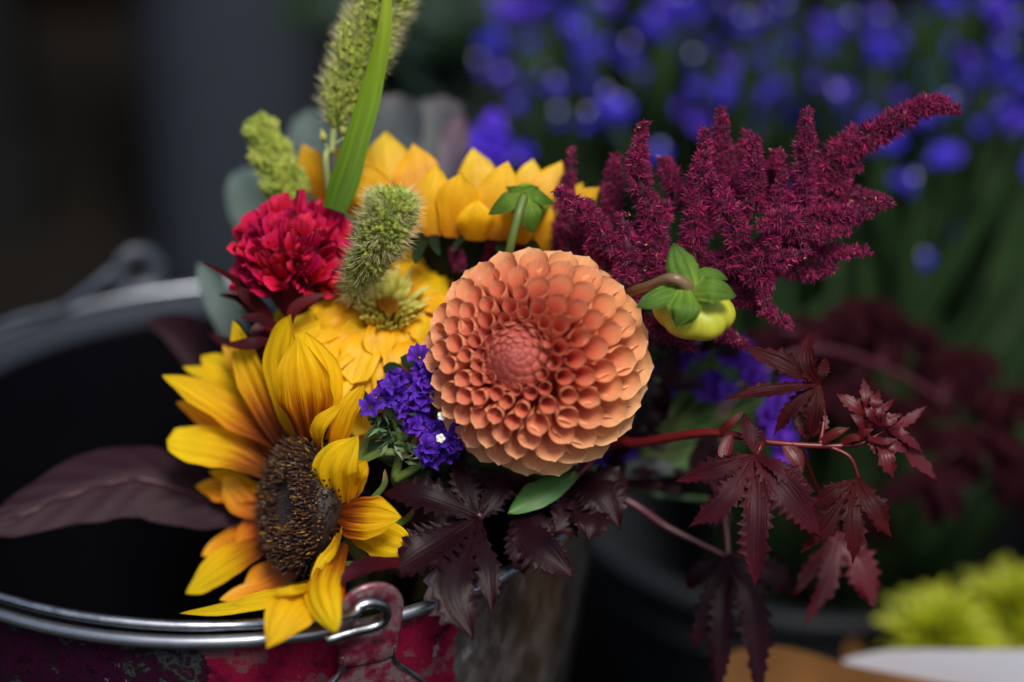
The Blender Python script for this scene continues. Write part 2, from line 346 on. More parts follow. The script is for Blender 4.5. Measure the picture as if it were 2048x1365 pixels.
# ears with rivets, riveted on opposite sides
def ear(a, parent, mat):
    out = Vector((sin(a), -cos(a), 0)); tan = Vector((cos(a), sin(a), 0)); lean = .14
    upd = (Vector((0, 0, 1))+out*lean).normalized(); nrm = tan.cross(upd).normalized()
    nrm = nrm if nrm.dot(out) > 0 else -nrm
    o = Vector((0, 0, RIM_Z-.010))+out*(RIM_R+.0040)
    def Q(u, v, h): return o+tan*u+upd*v+nrm*h
    n = 56; hc = .0205; V, Fc = [], []
    def outline(b):
        x, y = .0146*sin(b), .0146*cos(b)
        if y < -.002:                                     # the head runs down into a neck
            k = min(1, (-.002-y)/.0124); x = x*(1-.0*k)+np.sign(x)*.0; y = -.002-k*.025; x = (.0146*(1-k)+.0118*k)*np.sign(sin(b))*min(1, abs(sin(b))/.35 if k > .9 else 1)
        return x, y
    for b in np.linspace(0, 2*pi, n, endpoint=False):
        x, y = outline(b)
        for s, h in ((1, .0), (1.0, .0014), (.93, .0021)): V.append(Q(x*s, hc+y*s, h))
        for h in (.0021, .0): V.append(Q(.0052*sin(b), hc+.0052*cos(b), h))
    for i in range(n):
        j = (i+1) % n
        for k in range(5): q = (k+1) % 5; Fc.append((i*5+k, j*5+k, j*5+q, i*5+q))
    e = put('ear', (V, Fc), mat, parent)
    # base plate: flared, with a raised bead along its edge
    prof = [(.0112, .001), (.0108, -.004), (.0125, -.009), (.0180, -.015), (.0240, -.022), (.0262, -.030), (.0255, -.037), (.021, -.042), (.010, -.044)]
    pl = [(u, v) for u, v in prof]+[(-u, v) for u, v in reversed(prof)]
    V = [Q(u, v, h) for h in (-.001, .0011) for u, v in pl]; m = len(pl)
    Fc = [tuple(range(m, 2*m))]+[(i, (i+1) % m, m+(i+1) % m, m+i) for i in range(m)]
    p = put('base_plate', (V, Fc), mat, e, smooth=False)
    for sgn in (-1, 1): put('edge_bead', tube([Q(sgn*u, v, .0011) for u, v in prof[:7]], .0011, 8, 30), M['steel'], e)
    for u, v in ((-.0115, -.027), (.0125, -.027)):
        V, U = [], []; nn = 16
        for i, (r, h) in enumerate([(.0036, .001), (.0034, .0022), (.0026, .0032), (.0012, .0037), (.0001, .0038)]):
            for k in range(nn): V.append(Q(u+r*cos(2*pi*k/nn), v+r*sin(2*pi*k/nn), h))
        put('rivet', (V, grid_faces(5, nn, True)), M['steel'], e)
    return e, Q, hc
gg = NT('ear_mottle'); tcx = gg.n('TexCoord'); nn1 = gg.noise(tcx.outputs['Object'], 75, 5, .6); nn2 = gg.noise(tcx.outputs['Object'], 160, 4, .6)
cc = gg.ramp(nn1, [(.3, (.03, .012, .018)), (.40, (.15, .012, .035)), (.46, (.20, .05, .07)), (.50, (.17, .14, .15)), (.57, (.22, .04, .06)), (.64, (.24, .22, .23))])  # mottles the front ear in red and grey
gg.l(cc, gg.b.inputs['Base Color']); gg.b.inputs['Metallic'].default_value = .35; gg.b.inputs['Roughness'].default_value = .34; gg.bump(nn2, .2, .0005); M['ear'] = gg.m
EAR = R_(22.6)
e1, Q1, hc = ear(EAR, BK, M['ear']); e2, Q2, _ = ear(EAR+pi, BK, M['zincin'])
# wire handle folded down over the left half of the rim, hooked through both ears
def hook(Q, s): return [Q(s*u, hc+v, h) for u, v, h in ((-.0115, .0035, .0040), (-.0055, .0072, .0044), (.0005, .0076, .0044), (.0056, .0035, .0044), (.0056, -.0020, .0044), (.0015, -.0048, .0044), (-.008, -.0052, .0044), (-.0195, -.0062, .0046))]
hk = hook(Q1, 1)
arc = []
for k in range(1, 24):
    f = k/24; a = EAR - f*pi
    lift = .004+.006*sin(f*pi); rr = RIM_R-.0045+.006*sin(f*pi)
    arc.append(Vector((rr*sin(a), -rr*cos(a), RIM_Z+lift)))
put('handle', tube(hk[::-1]+arc[1:-1]+hook(Q2, -1)[:4], .0022, 10, 240), M['steel'], BK)

BIND = Vector((.085, -.035, .335))
def stem_to_bucket(p, r=.003, mat='stem', parent=None, direction=None, jitter=.015):
    j = Vector((random.uniform(-1, 1), random.uniform(-1, 1), 0))*jitter
    b = BIND+j; foot = Vector((.02, .02, .03))+j*1.5
    pts = [p] + ([p+direction] if direction is not None else []) + [b, foot]
    return put('stem', tube(pts, r, 7, 28), M[mat], parent)

# ------------------------------------------------------------------ dahlia
def dahlia():
    dC = 1.0; C = W(1072, 722, dC); ax = CV(-.27, .06, .96).normalized()
    D = thing('ball_dahlia', 'large salmon-orange ball dahlia with tightly rolled cupped petals', 'dahlia', C)
    g = NT('dahlia_petal'); uv = g.n('UVMap'); sx = g.n('SeparateXYZ'); g.l(uv.outputs[0], sx.inputs[0]); oi = g.n('ObjectInfo')
    osx = g.n('SeparateColor'); g.l(oi.outputs['Color'], osx.inputs[0])
    cmb = g.n('CombineXYZ'); g.l(g.math('MULTIPLY', oi.outputs['Random'], 17.), cmb.inputs[2])
    add = g.n('VectorMath', operation='ADD'); g.l(uv.outputs[0], add.inputs[0]); g.l(cmb.outputs[0], add.inputs[1])
    st = g.noise(add.outputs[0], 1., 3, .5, (1.6, 30, 1)); lo = g.noise(add.outputs[0], 1., 2, .5, (3, 4, 1))
    f = g.math('ADD', sx.outputs[0], g.math('MULTIPLY', g.math('SUBTRACT', st, .5), .3))
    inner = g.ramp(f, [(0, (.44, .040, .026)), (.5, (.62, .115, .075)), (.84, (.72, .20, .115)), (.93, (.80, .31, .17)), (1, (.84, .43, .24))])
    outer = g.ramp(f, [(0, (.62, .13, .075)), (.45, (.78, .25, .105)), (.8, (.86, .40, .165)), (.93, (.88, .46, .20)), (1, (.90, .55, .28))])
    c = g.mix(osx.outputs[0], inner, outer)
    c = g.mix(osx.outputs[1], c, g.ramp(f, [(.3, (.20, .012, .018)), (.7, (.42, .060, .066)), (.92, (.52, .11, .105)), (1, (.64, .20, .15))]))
    h = g.n('HueSaturation'); g.l(c, h.inputs['Color']); g.l(g.math('ADD', g.math('MULTIPLY', lo, .3), .86), h.inputs['Value']); c = h.outputs[0]
    c = g.mix(g.math('MULTIPLY', g.math('GREATER_THAN', g.noise(add.outputs[0], 1., 2, .5, (26, 20, 1)), .75), .5), c, (.25, .08, .02))
    g.l(c, g.b.inputs['Base Color']); g.b.inputs['Roughness'].default_value = .52; g.b.inputs['Specular IOR Level'].default_value = .3
    g.bump(st, .25, .0006); g.thin(c, .36); mat = g.m
    def petal(k):                                        # k 0 = young tight tube, 1 = open outer spoon; unit length
        nu, nv = 11, 23; V, U = [], []
        kq = max(0, (k-.22)/.78); PH = R_(176)*(1-kq)+R_(124)*kq; r1 = .295*(1-k)+.40*k; obl = .19*(1-k)+.42*k
        for i in range(nu):
            s = i/(nu-1)
            for j in range(nv):
                v = j/(nv-1)*2-1; ph = v*PH
                e = ((1+cos(ph))/2)
                hgt = (1-obl)+obl*e**(.78-.20*k)+(.055-.02*k)*math.exp(-(ph/.17)**2)
                z = s*hgt
                r = r1*(.26+.74*min(1, z/.86)**.85)*(1-.07*max(0, (s-.86)/.14)**2)
                r *= 1+.05*math.exp(-(ph/.08)**2)*s**2
                bend = (.02+.26*k)*max(0, z-.35)**1.5
                V.append((r*sin(ph), r*cos(ph)*(.90+.06*k)+bend-.03*k, z)); U.append((s, (v+1)/2))
        return mesh('petal', V, grid_faces(nu, nv), U)
    def scale():                                         # x across, y outwards, z towards the tip
        nu, nv = 7, 7; V, U = [], []
        for i in range(nu):
            s = i/(nu-1); w = .5*(.75+.25*sin(s*pi))*(1-max(0, (s-.5)/.5)**2.6)**.6
            for j in range(nv):
                v = j/(nv-1)*2-1
                V.append((v*w, -.20*v*v*w*2+.12*s+.10*s*s, s)); U.append((.25+.75*s, (v+1)/2))
        return mesh('scale', V, grid_faces(nu, nv), U)
    NK = 7; P = [petal(k/(NK-1)) for k in range(NK)]; S = scale()
    for m in P+[S]: m.materials.append(mat)
    q = ax.to_track_quat('Z', 'Y').to_matrix()
    ga = pi*(3-5**.5); th = R_(17.5); i = 0; np_ = 0; nsc = 0
    Rb = .0454
    while th < R_(150) and i < 330:
        t = th/R_(128)
        az = i*ga+.4; dn = q @ Vector((sin(th)*cos(az), sin(th)*sin(az), cos(th)))
        deg = math.degrees(th)
        yout = (q @ Vector((cos(th)*cos(az), cos(th)*sin(az), -sin(th)))).normalized()
        k = min(1, max(0, (deg-24)/58)); sp_ = .0046+.0082*min(1, max(0, (deg-17)/60))**.85
        if deg > 95: sp_ = .0126
        surf = Rb*(1-.17*math.exp(-((deg-18)/10)**2))      # shallow well round the centre
        L = .0115+.0115*k; w = (.0100+.0118*k)*1.02
        lean = .30*(1-min(1, (deg-17)/26))
        jit = q @ Vector((random.gauss(0, .05), random.gauss(0, .05), random.gauss(0, .04)))
        zd = (dn - yout*lean*.75 + yout*(.06+.06*k) + jit).normalized(); yv = (yout-zd*yout.dot(zd)).normalized()
        yv = (Quaternion(zd, random.gauss(0, .10*(1-k)+.06)) @ yv); xv = yv.cross(zd)
        L *= random.uniform(.91, 1.07); w *= random.uniform(.88, 1.10)
        base = C+dn*(surf-L*.93)
        if deg > 100: base = C+dn*(surf*(1-.0022*(deg-100))-L*.93)
        kk = int(round(min(1, max(0, k+random.uniform(-.16, .12)))*(NK-1))); me, nm = P[kk], 'petal'; np_ += 1
        m = Matrix.Identity(4)
        for a_, vv, ss in ((0, xv, w), (1, yv, w), (2, zd, L)):
            for b_ in range(3): m[b_][a_] = vv[b_]*ss
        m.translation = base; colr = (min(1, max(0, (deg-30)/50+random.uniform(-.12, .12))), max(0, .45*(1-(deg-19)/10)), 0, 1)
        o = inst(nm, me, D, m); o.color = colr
        ct = cos(th)-sp_**2/(2*pi*Rb*Rb)*.98
        if ct < -1: break
        th = math.acos(ct); i += 1
    Rs = .0205; cs = C+(q @ Vector((0, 0, Rb-.0085-Rs))); ps = R_(4); i = 0        # closed centre: overlapping scales
    while ps < R_(54):
        az = i*ga; f = math.degrees(ps)/54
        dn = q @ Vector((sin(ps)*cos(az), sin(ps)*sin(az), cos(ps))); yo = (q @ Vector((cos(ps)*cos(az), cos(ps)*sin(az), -sin(ps)))).normalized()
        sp_ = (.0012+.0042*f**.8)*random.uniform(.9, 1.12); L = sp_*1.9+.0006; w = sp_*1.55
        zd = (-yo+dn*(.02+.10*f)).normalized(); yv = (dn-zd*dn.dot(zd)).normalized(); xv = yv.cross(zd)
        m = Matrix.Identity(4)
        for a_, vv, ss in ((0, xv, w*random.uniform(.92, 1.08)), (1, yv, w), (2, zd, L)):
            for b_ in range(3): m[b_][a_] = vv[b_]*ss
        m.translation = cs+dn*Rs+yo*L*.5
        o = inst('petal_scale', S, D, m); o.color = (0, .95-.55*f+random.uniform(-.12, .1), 0, 1); nsc += 1
        ps = math.acos(max(-1, cos(ps)-sp_**2/(2*pi*Rs*Rs))); i += 1
    Vd, Fd, Ud = revolve([(.0001, Rs*.97)]+[(Rs*.97*sin(x), Rs*.97*cos(x)) for x in np.linspace(.15, 1.0, 7)], 24)
    o = put('centre', (np.array([list(cs+q@Vector(v)) for v in Vd]), Fd, np.column_stack([np.full(len(Vd), .1), Ud[:, 1]])), mat, D); o.color = (0, 1, 0, 1)
    print('dahlia petals', np_, 'scales', nsc)
    V, Fc, U = revolve([(.0001, .027), (.012, .0262), (.021, .019), (.0245, .008), (.0245, -.006), (.019, -.017), (.010, -.024), (.0001, -.026)], 24)
    V = np.array([list(C+q@Vector(v)) for v in V])
    co = put('core', (V, Fc, np.column_stack([np.full(len(V), .3), U[:, 1]])), mat, D); co.color = (0, .8, 0, 1)
    stem_to_bucket(C-ax*.024, .0042, 'stem', D, -ax*.03+Vector((0, 0, -.03)))
dahlia()

# ------------------------------------------------------------------ front sunflower
def sunflower():
    d0 = 1.015; C = W(601, 1010, d0); n = CV(-.85, .08, .52).normalized()
    S = thing('sunflower', 'yellow sunflower with brown centre and curling petals hanging over the bucket rim', 'sunflower', C)
    q = n.to_track_quat('Z', 'Y').to_matrix(); Rd = .0280
    prof = [(.0001, .0045), (.007, .0052), (.013, .0068), (.020, .0070), (.0235, .0045), (.0255, .000), (.0245, -.006), (.018, -.011), (.006, -.014), (.0001, -.0145)]
    V, Fc, U = revolve(prof, 40); V = np.array([list(C+q@Vector(v)) for v in V])
    dm = plain('sunflower_disc', (.012, .007, .005), (.036, .022, .016), 260, .55, bump=.6, dist=.001)
    disc = put('disc', (V, Fc, U), dm, S)
    P, Dn, cl, L, Rr = [], [], [], [], []
    k = 0; N = 900; ga = pi*(3-5**.5)
    qn = np.array(q)
    for i in range(N):
        r = Rd*.985*math.sqrt((i+.5)/N); a = i*ga; z = np.interp(r, [0, .007, .013, .020, .026, .0285], [.0045, .0052, .0068, .0070, .0045, .0005])
        tl = np.interp(r, [0, .012, .02, .029], [-.25, -.1, .12, .75])
        p = np.array((r*cos(a), r*sin(a), z-.0008)); dv = np.array((cos(a)*tl, sin(a)*tl, 1.))+RNG.normal(size=3)*.12
        young = r < .0098
        if young: Lk, Rk, c_ = .0013, .00052, (.045, .038, .050) if random.random() < .5 else (.035, .022, .018)
        else:
            Lk, Rk = random.uniform(.0028, .0052), .00062
            u = random.random(); c_ = (.055, .022, .010) if u < .45 else (.020, .009, .007) if u < .72 else (.10, .040, .012) if u < .95 else (.30, .16, .015)
        P.append(p); Dn.append(dv/np.linalg.norm(dv)); cl.append(c_); L.append(Lk); Rr.append(Rk)
    for i in range(260):                                  # florets round the flank
        a = random.uniform(0, 6.283); zz = random.uniform(-.005, .003); r = .0255+.0010*(zz < .0)
        dv = np.array((cos(a), sin(a), .55))+RNG.normal(size=3)*.15; P.append(np.array((r*cos(a), r*sin(a), zz))); Dn.append(dv/np.linalg.norm(dv)); cl.append((.05, .02, .009) if random.random() < .6 else (.018, .008, .006)); L.append(random.uniform(.003, .0045)); Rr.append(.00062)
    P = np.array(P)@qn.T+np.array(C); Dn = np.array(Dn)@qn.T
    b = beads(P, Dn, np.array(L), np.array(Rr), np.array(cl)*np.array([[1, 1, 1]]))
    # yellow pollen tips
    cl = np.array(cl); tipm = (cl[:, 0] > .3); tp = P[tipm]+Dn[tipm]*np.array(L)[tipm][:, None]*.75
    b2 = beads(tp, Dn[tipm], .0018, .00095, (.50, .30, .02))
    br = RNG.random(len(P)) < .28
    br &= np.array(L) > .002
    b3 = beads(P[br]+Dn[br]*np.array(L)[br][:, None]*.8, unit(Dn[br]+RNG.normal(size=(br.sum(), 3))*.3), .0014, .00065, (.11, .045, .018))
    put('florets', njoin([b, b2, b3]), M['attr'], disc, 'stuff', smooth=False)
    for (x, y, dz) in ((545, 995, 22), (556, 1098, 15)):
        p = W(x, y, d0+dz/1000-.006); put('pollen_crumb', beads(np.array([list(p)]), np.array([list(n)]), .004, .0017, (.6, .58, .5)), M['attr'], disc)
    FL, FC, FR, FU = CV(-.55, .35, .75), CV(0, .15, 1), CV(-.15, .45, .9), CV(-.3, .75, .6)
    pw = petal_profile(.55, .42, 1, .7); prn = petal_profile(.66, .34, 1, 1.3); pn = petal_profile(.45, .55, 1, .75)
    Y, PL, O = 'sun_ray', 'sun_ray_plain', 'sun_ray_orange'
    spec = [  # points base -> tip (px, px, mm), width px, facing, profile, cup, material, pleat
        ([(566, 880, 14), (511, 758, 14), (465, 643, 14)], 74, FL, pn, .25, Y, .3),
        ([(597, 880, 10), (566, 735, 0), (582, 630, -6)], 92, FL, pw, .2, PL, .3),
        ([(622, 885, 0), (606, 780, -16), (594, 672, -20)], 100, FC, petal_profile(.5, .45, 1, .55), -.08, Y, .8),
        ([(646, 880, 4), (640, 760, -8), (612, 664, -8)], 84, FC, petal_profile(.5, .45, 1, .55), -.1, PL, .6),
        ([(556, 885, 20), (445, 818, 26), (326, 750, 28)], 76, CV(-.3, .75, .5), pn, .2, Y, .4),
        ([(512, 815, 32), (440, 762, 40), (365, 733, 42)], 46, CV(-.2, .8, .5), pw, .2, PL, .3),
        ([(490, 790, 38), (445, 745, 44), (402, 712, 44)], 58, CV(-.2, .6, .7), pw, .2, PL, .3),
        ([(500, 800, 36), (478, 765, 42), (466, 735, 42)], 36, CV(0, .3, 1), pw, .2, PL, .3),
        ([(540, 945, 20), (440, 900, 24), (334, 884, 26)], 96, CV(-.25, .70, .65), prn, .15, Y, .3),
        ([(525, 985, 26), (470, 962, 36), (418, 942, 38)], 38, FU, pw, .1, PL, .2),
        ([(524, 1030, 24), (480, 1000, 30), (446, 955, 34)], 58, FL, pw, .1, O, .2),
        ([(545, 1080, 20), (458, 1130, 24), (371, 1188, 24)], 78, CV(-.3, .55, .75), pw, .2, Y, .4),
        ([(528, 1040, 24), (505, 1062, 28), (470, 1098, 30)], 58, CV(-.35, .4, .8), pw, .1, O, .2),
        ([(590, 1130, 14), (540, 1158, 18), (482, 1186, 20)], 72, CV(-.2, .55, .8), pw, .2, O, .3),
        ([(618, 1165, 4), (510, 1203, 0), (358, 1228, -14)], 44, CV(0, .8, .6), pn, -.2, PL, .3),
        ([(630, 1180, -16), (560, 1190, -44), (462, 1210, -50)], 42, CV(0, .7, .7), pn, -.2, PL, .3),
        ([(640, 1172, -20), (590, 1206, -62), (533, 1296, -74)], 88, CV(-.1, .25, 1), petal_profile(.5, .6, 1, .55), -.2, PL, .4),
        ([(640, 1168, -20), (600, 1184, -58), (548, 1186, -62)], 28, CV(0, .8, .6), pn, .5, PL, .3),
        ([(676, 1085, -20), (640, 1172, -62), (672, 1266, -80)], 70, CV(-.25, .2, 1), pn, -.35, Y, .7),
        ([(684, 1062, -20), (668, 1104, -40), (622, 1162, -46)], 40, CV(-.7, .3, .7), pn, .5, PL, .4),
        ([(684, 1100, -20), (672, 1180, -60), (658, 1250, -74)], 42, CV(.3, .2, 1), pn, -.3, O, .5),
        ([(668, 1028, -14), (735, 1032, -30), (803, 1035, -36)], 88, CV(.0, .35, 1), petal_profile(.42, .5, 1, .62), -.22, Y, .7),
        ([(700, 1050, -10), (764, 1080, -20), (829, 1100, -26)], 76, CV(.05, .3, 1), petal_profile(.6, .5, 1, .6), -.2, PL, .6),
        ([(682, 1008, -14), (672, 938, -28), (716, 871, -30)], 92, CV(-.1, .3, 1), petal_profile(.45, .55, 1, .55), -.3, PL, .8),
        ([(700, 1000, -12), (712, 950, -22), (734, 920, -24)], 46, CV(.2, .25, 1), pw, .3, PL, .5),
        ([(646, 905, -4), (644, 858, -14), (684, 808, -16)], 42, CV(-.5, .3, .8), pn, .5, PL, .4),
        ([(672, 900, -8), (694, 828, -16), (728, 769, -18)], 42, CV(.3, .2, 1), pn, -.3, PL, .5),
    ]
    spec += [([(548, 905, 26), (450, 852, 36), (352, 806, 40)], 66, CV(-.3, .7, .6), pn, .1, O, .4), ([(528, 1000, 26), (455, 985, 38), (392, 972, 42)], 58, FU, pw, .1, O, .3),
             ([(535, 1060, 26), (468, 1084, 36), (405, 1112, 40)], 62, CV(-.3, .5, .8), pw, .1, O, .3), ([(572, 872, 20), (522, 790, 30), (446, 690, 34)], 62, FL, pn, .1, O, .3), ([(600, 1140, 8), (540, 1180, 12), (440, 1200, 14)], 56, CV(-.1, .6, .7), pw, .1, O, .3)]
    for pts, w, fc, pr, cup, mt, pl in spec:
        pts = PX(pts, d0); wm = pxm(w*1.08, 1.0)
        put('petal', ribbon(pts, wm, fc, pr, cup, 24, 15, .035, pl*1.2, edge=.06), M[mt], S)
    for pts, w in (([(715, 930, -2), (775, 906, -6), (836, 922, -4)], 20), ([(742, 1005, -4), (770, 972, -8), (770, 938, -10)], 17), ([(790, 1055, 2), (820, 1036, 0), (832, 1012, -2)], 17), ([(690, 1128, -6), (722, 1132, -10), (744, 1118, -12)], 13),
                   ([(700, 960, 4), (745, 880, 8), (790, 860, 8)], 26), ([(690, 1080, 4), (740, 1130, 4), (790, 1120, 2)], 24)):
        put('bract', ribbon(PX(pts, d0-.006), pxm(w, 1), CV(-.2, .6, .7), petal_profile(.2, .8, 1, .9), .5, 12, 5), M['bract'], S)
    p = C-n*.013
    put('stem', tube([p, p-n*.03+Vector((.0, .01, -.01)), BIND+Vector((-.01, .02, -.03)), Vector((.04, .02, .03))], .0045, 9, 30), M['stem'], S)
sunflower()

# ------------------------------------------------------------------ rear sunflower, seen from the side
def rear_sunflower():
    d0 = 1.045; C = W(930, 492, d0)
    S = thing('sunflower', 'golden yellow sunflower seen from the side, upright petals behind the dahlia', 'sunflower', C)
    pr = petal_profile(.48, .55, 1, .50); up = CV(0, -.1, 1)
    spec = [([(650, 400, 25), (626, 335, 20), (604, 288, 18)], 50), ([(700, 360, 25), (688, 320, 22), (676, 292, 22)], 32),
        ([(800, 425, -4), (735, 372, -10), (682, 358, -12)], 66), ([(800, 420, 8), (776, 328, 12), (772, 262, 14)], 78), ([(740, 400, 8), (735, 350, 12), (742, 305, 14)], 60),
        ([(845, 440, 2), (836, 350, 4), (826, 287, 8)], 78), ([(872, 472, -6), (868, 398, -10), (874, 328, -10)], 66), ([(912, 476, -8), (916, 402, -14), (922, 345, -16)], 72),
        ([(962, 440, 4), (954, 356, 6), (946, 295, 8)], 64), ([(985, 480, -8), (998, 395, -12), (1016, 322, -12)], 74), ([(1040, 450, 4), (1056, 372, 4), (1066, 318, 6)], 56),
        ([(1070, 470, -2), (1096, 385, -2), (1124, 322, 2)], 66), ([(1090, 490, -4), (1150, 418, -6), (1200, 374, -6)], 48), ([(1120, 440, 6), (1142, 405, 8), (1166, 364, 8)], 38),
        ([(1080, 500, -8), (1120, 450, -12), (1150, 440, -12)], 60), ([(830, 470, -6), (800, 430, -14), (775, 415, -16)], 56), ([(950, 482, -10), (952, 440, -18), (955, 400, -20)], 60),
        ([(1030, 486, -10), (1042, 440, -18), (1050, 410, -20)], 60), ([(735, 430, 6), (700, 400, 4), (672, 392, 6)], 50)]
    for pts, w in spec:
        put('petal', ribbon(PX(pts, d0), pxm(w*1.22, d0), up, pr, -.08, 16, 9, .03, .5), M['rear_ray'], S)
    cyl = [(.0001, .010), (.012, .009), (.020, .003), (.021, -.003), (.014, -.011), (.005, -.016), (.0001, -.017)]
    V, Fc, U = revolve(cyl, 28); a = CV(.05, .8, -.6).normalized(); q = a.to_track_quat('Z', 'Y').to_matrix(); cc = W(925, 508, d0+.022)
    put('receptacle', (np.array([list(cc+q@Vector(v)*.9) for v in V]), Fc, U), M['dark_green'], S)
    for x0, y0, x1, y1, w in ((760, 440, 700, 505, 22), (800, 460, 760, 510, 22), (868, 470, 880, 512, 20), (932, 470, 905, 506, 14), (1000, 480, 1010, 520, 20), (1060, 480, 1090, 515, 20), (850, 478, 830, 530, 24)):
        put('sepal', ribbon(PX([(x0, y0, -6), ((x0+x1)/2-4, (y0+y1)/2, -16), (x1, y1, -20)], d0), pxm(w, d0), CV(0, .3, 1), petal_profile(.3, .7), .3, 10, 5), M['dark_green'], S)
    stem_to_bucket(cc-a*.02, .004, 'stem_pale', S, -a*.03)
rear_sunflower()

# ------------------------------------------------------------------ yellow zinnia
def zinnia():
    d0 = 1.044; C = W(772, 660, d0); a = CV(.10, .64, .76).normalized()
    Z = thing('zinnia', 'double yellow zinnia with a pale green tufted centre beside the dahlia', 'zinnia', C)
    e1 = RGT; e1 = (e1-a*e1.dot(a)).normalized(); e2 = a.cross(e1)
    pr = petal_profile(.68, .40, 1, 1.5); hues = M['zinnia']
    for ringi, (cnt, r0, r1, h0, h1, w, off) in enumerate(((13, .010, .056, -.006, -.014, .023, 0), (14, .010, .053, -.002, -.003, .021, .2), (13, .009, .045, .002, .004, .020, .1), (12, .008, .036, .005, .009, .017, .35), (10, .007, .025, .008, .009, .013, .2))):
        for k in range(cnt):
            an = 2*pi*(k+off)/cnt+random.uniform(-.1, .1); dr = e1*cos(an)+e2*sin(an); rr = r1*random.uniform(.86, 1.06); hh = h1+random.uniform(-.005, .005)
            sag = UPV*(-.012*max(0, -dr.dot(UPV)-.2)*(rr/.05)**2)
            pts = [C+dr*r0+a*h0, C+dr*(r0+(rr-r0)*.5)+a*(h0*.4+hh*.6+.006), C+dr*rr+a*hh+sag]
            put('petal', ribbon(pts, w*random.uniform(.9, 1.12), a*1.+dr*.2, pr, random.choice((.12, -.2, -.3, .2)), 12, 9, .05, .9, edge=.07), hues, Z)
    M['tuft'] = veined('zinnia_tuft', [(0, (.55, .50, .04)), (.5, (.72, .70, .13)), (1, (.82, .80, .28))], vein=8, thin=.3, rough=.6)
    for i in range(64):
        r = .0030+.0095*math.sqrt((i+.5)/64); an = i*2.39996+random.uniform(-.2, .2); dr = e1*cos(an)+e2*sin(an); out = np.interp(r, [.003, .012], [.10, .38]); L = np.interp(r, [.003, .012], [.008, .0125])*random.uniform(.8, 1.15)
        p0 = C+dr*r+a*.011; dv = (a+dr*out).normalized()
        put('tuft_floret', ribbon([p0, p0+dv*L*.55+a*.0008, p0+dv*L+dr*.002], .0030*random.uniform(.8, 1.2), a-dr*.9, petal_profile(.55, .6, 1, .7), .6, 7, 5), M['tuft'], Z)
    P = np.array([list(C+(e1*cos(i*2.4)+e2*sin(i*2.4))*.0042*math.sqrt((i+.5)/40)+a*.013) for i in range(40)]); Dn = np.tile(np.array(a), (40, 1))
    put('eye', beads(P, Dn, .006, .0008, (.50, .22, .02)), M['attr'], Z, 'stuff', smooth=False)
    Vr, Fc, U = revolve([(.012, .008), (.014, .0), (.010, -.012), (.004, -.018), (.0001, -.018)], 20); q = a.to_track_quat('Z', 'Y').to_matrix()
    put('receptacle', (np.array([list(C+q@Vector(v)) for v in Vr]), Fc, U), M['bract'], Z)
    stem_to_bucket(C-a*.014, .0035, 'stem', Z, -a*.03)
zinnia()

# ------------------------------------------------------------------ crimson cockscomb
def cockscomb():
    d0 = 1.035; C = W(590, 508, d0); Rr = pxm(122, d0)
    S = thing('cockscomb_flower', 'crimson velvety cockscomb flower head with frilled lobes', 'cockscomb', C)
    pr = lambda t: .28+.72*min(1, t/.8)**1.2 if t < .93 else 1-.35*((t-.93)/.07)**2
    cen = C+UPV*-.012
    N = 270
    for i in range(N):
        z = 1-1.55*(i+.5)/N; r = math.sqrt(max(0, 1-z*z)); an = i*2.39996
        dv = (UPV*z*.96+RGT*r*cos(an)*1.04-FWD*r*sin(an)).normalized()
        if dv.dot(-FWD) < -.45: continue
        dv = (dv+Vector(RNG.normal(size=3)*.12)).normalized(); rr = Rr*random.uniform(.86, 1.06)
        tip = C+dv*rr; base = cen+dv*rr*.30; side = dv.cross(Vector(RNG.normal(size=3))).normalized()
        fc = (UPV*.8-FWD*.3+side*.7).normalized()
        bend = fc*random.uniform(-.003, .003)
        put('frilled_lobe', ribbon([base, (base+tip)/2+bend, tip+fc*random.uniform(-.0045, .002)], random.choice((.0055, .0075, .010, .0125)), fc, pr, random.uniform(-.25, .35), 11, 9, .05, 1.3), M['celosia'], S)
    V, Fc, U = revolve([(.0001, .75), (.4, .66), (.66, .35), (.70, 0), (.5, -.6), (.2, -1.0), (.0001, -1.05)], 20)
    q = UPV.to_track_quat('Z', 'Y').to_matrix()
    put('core', (np.array([list(C+q@Vector(v)*Rr) for v in V]), Fc, np.column_stack([np.zeros(len(V)), U[:, 1]])), M['celosia'], S)
    for pts, w, mt in (([(540, 622, 0), (470, 562, -8), (402, 525, -14)], 16, 'maroon'), ([(520, 640, 4), (478, 600, 2), (436, 590, 0)], 18, 'maroon'), ([(545, 640, -4), (500, 600, -12), (470, 575, -14)], 30, 'maroon'),
                       ([(560, 660, -8), (520, 640, -14), (480, 636, -18)], 26, 'maroon'), ([(575, 660, -14), (600, 612, -20), (655, 588, -22)], 30, 'maroon_red'), ([(550, 680, -6), (505, 690, -12), (450, 690, -10)], 30, 'maroon'),
                       ([(560, 670, 0), (530, 660, -4), (500, 668, -6)], 44, 'maroon_red'), ([(520, 760, 20), (470, 700, 24), (418, 668, 26)], 26, 'maroon'), ([(540, 730, 20), (490, 690, 20), (470, 640, 20)], 40, 'maroon')):
        put('leaf', ribbon(PX(pts, d0), pxm(w, d0), CV(-.2, .5, .8), petal_profile(.4, .4), .4, 12, 5, .05), M[mt], S)
    stem_to_bucket(C-UPV*Rr*.95, .005, 'stem_maroon', S)
cockscomb()

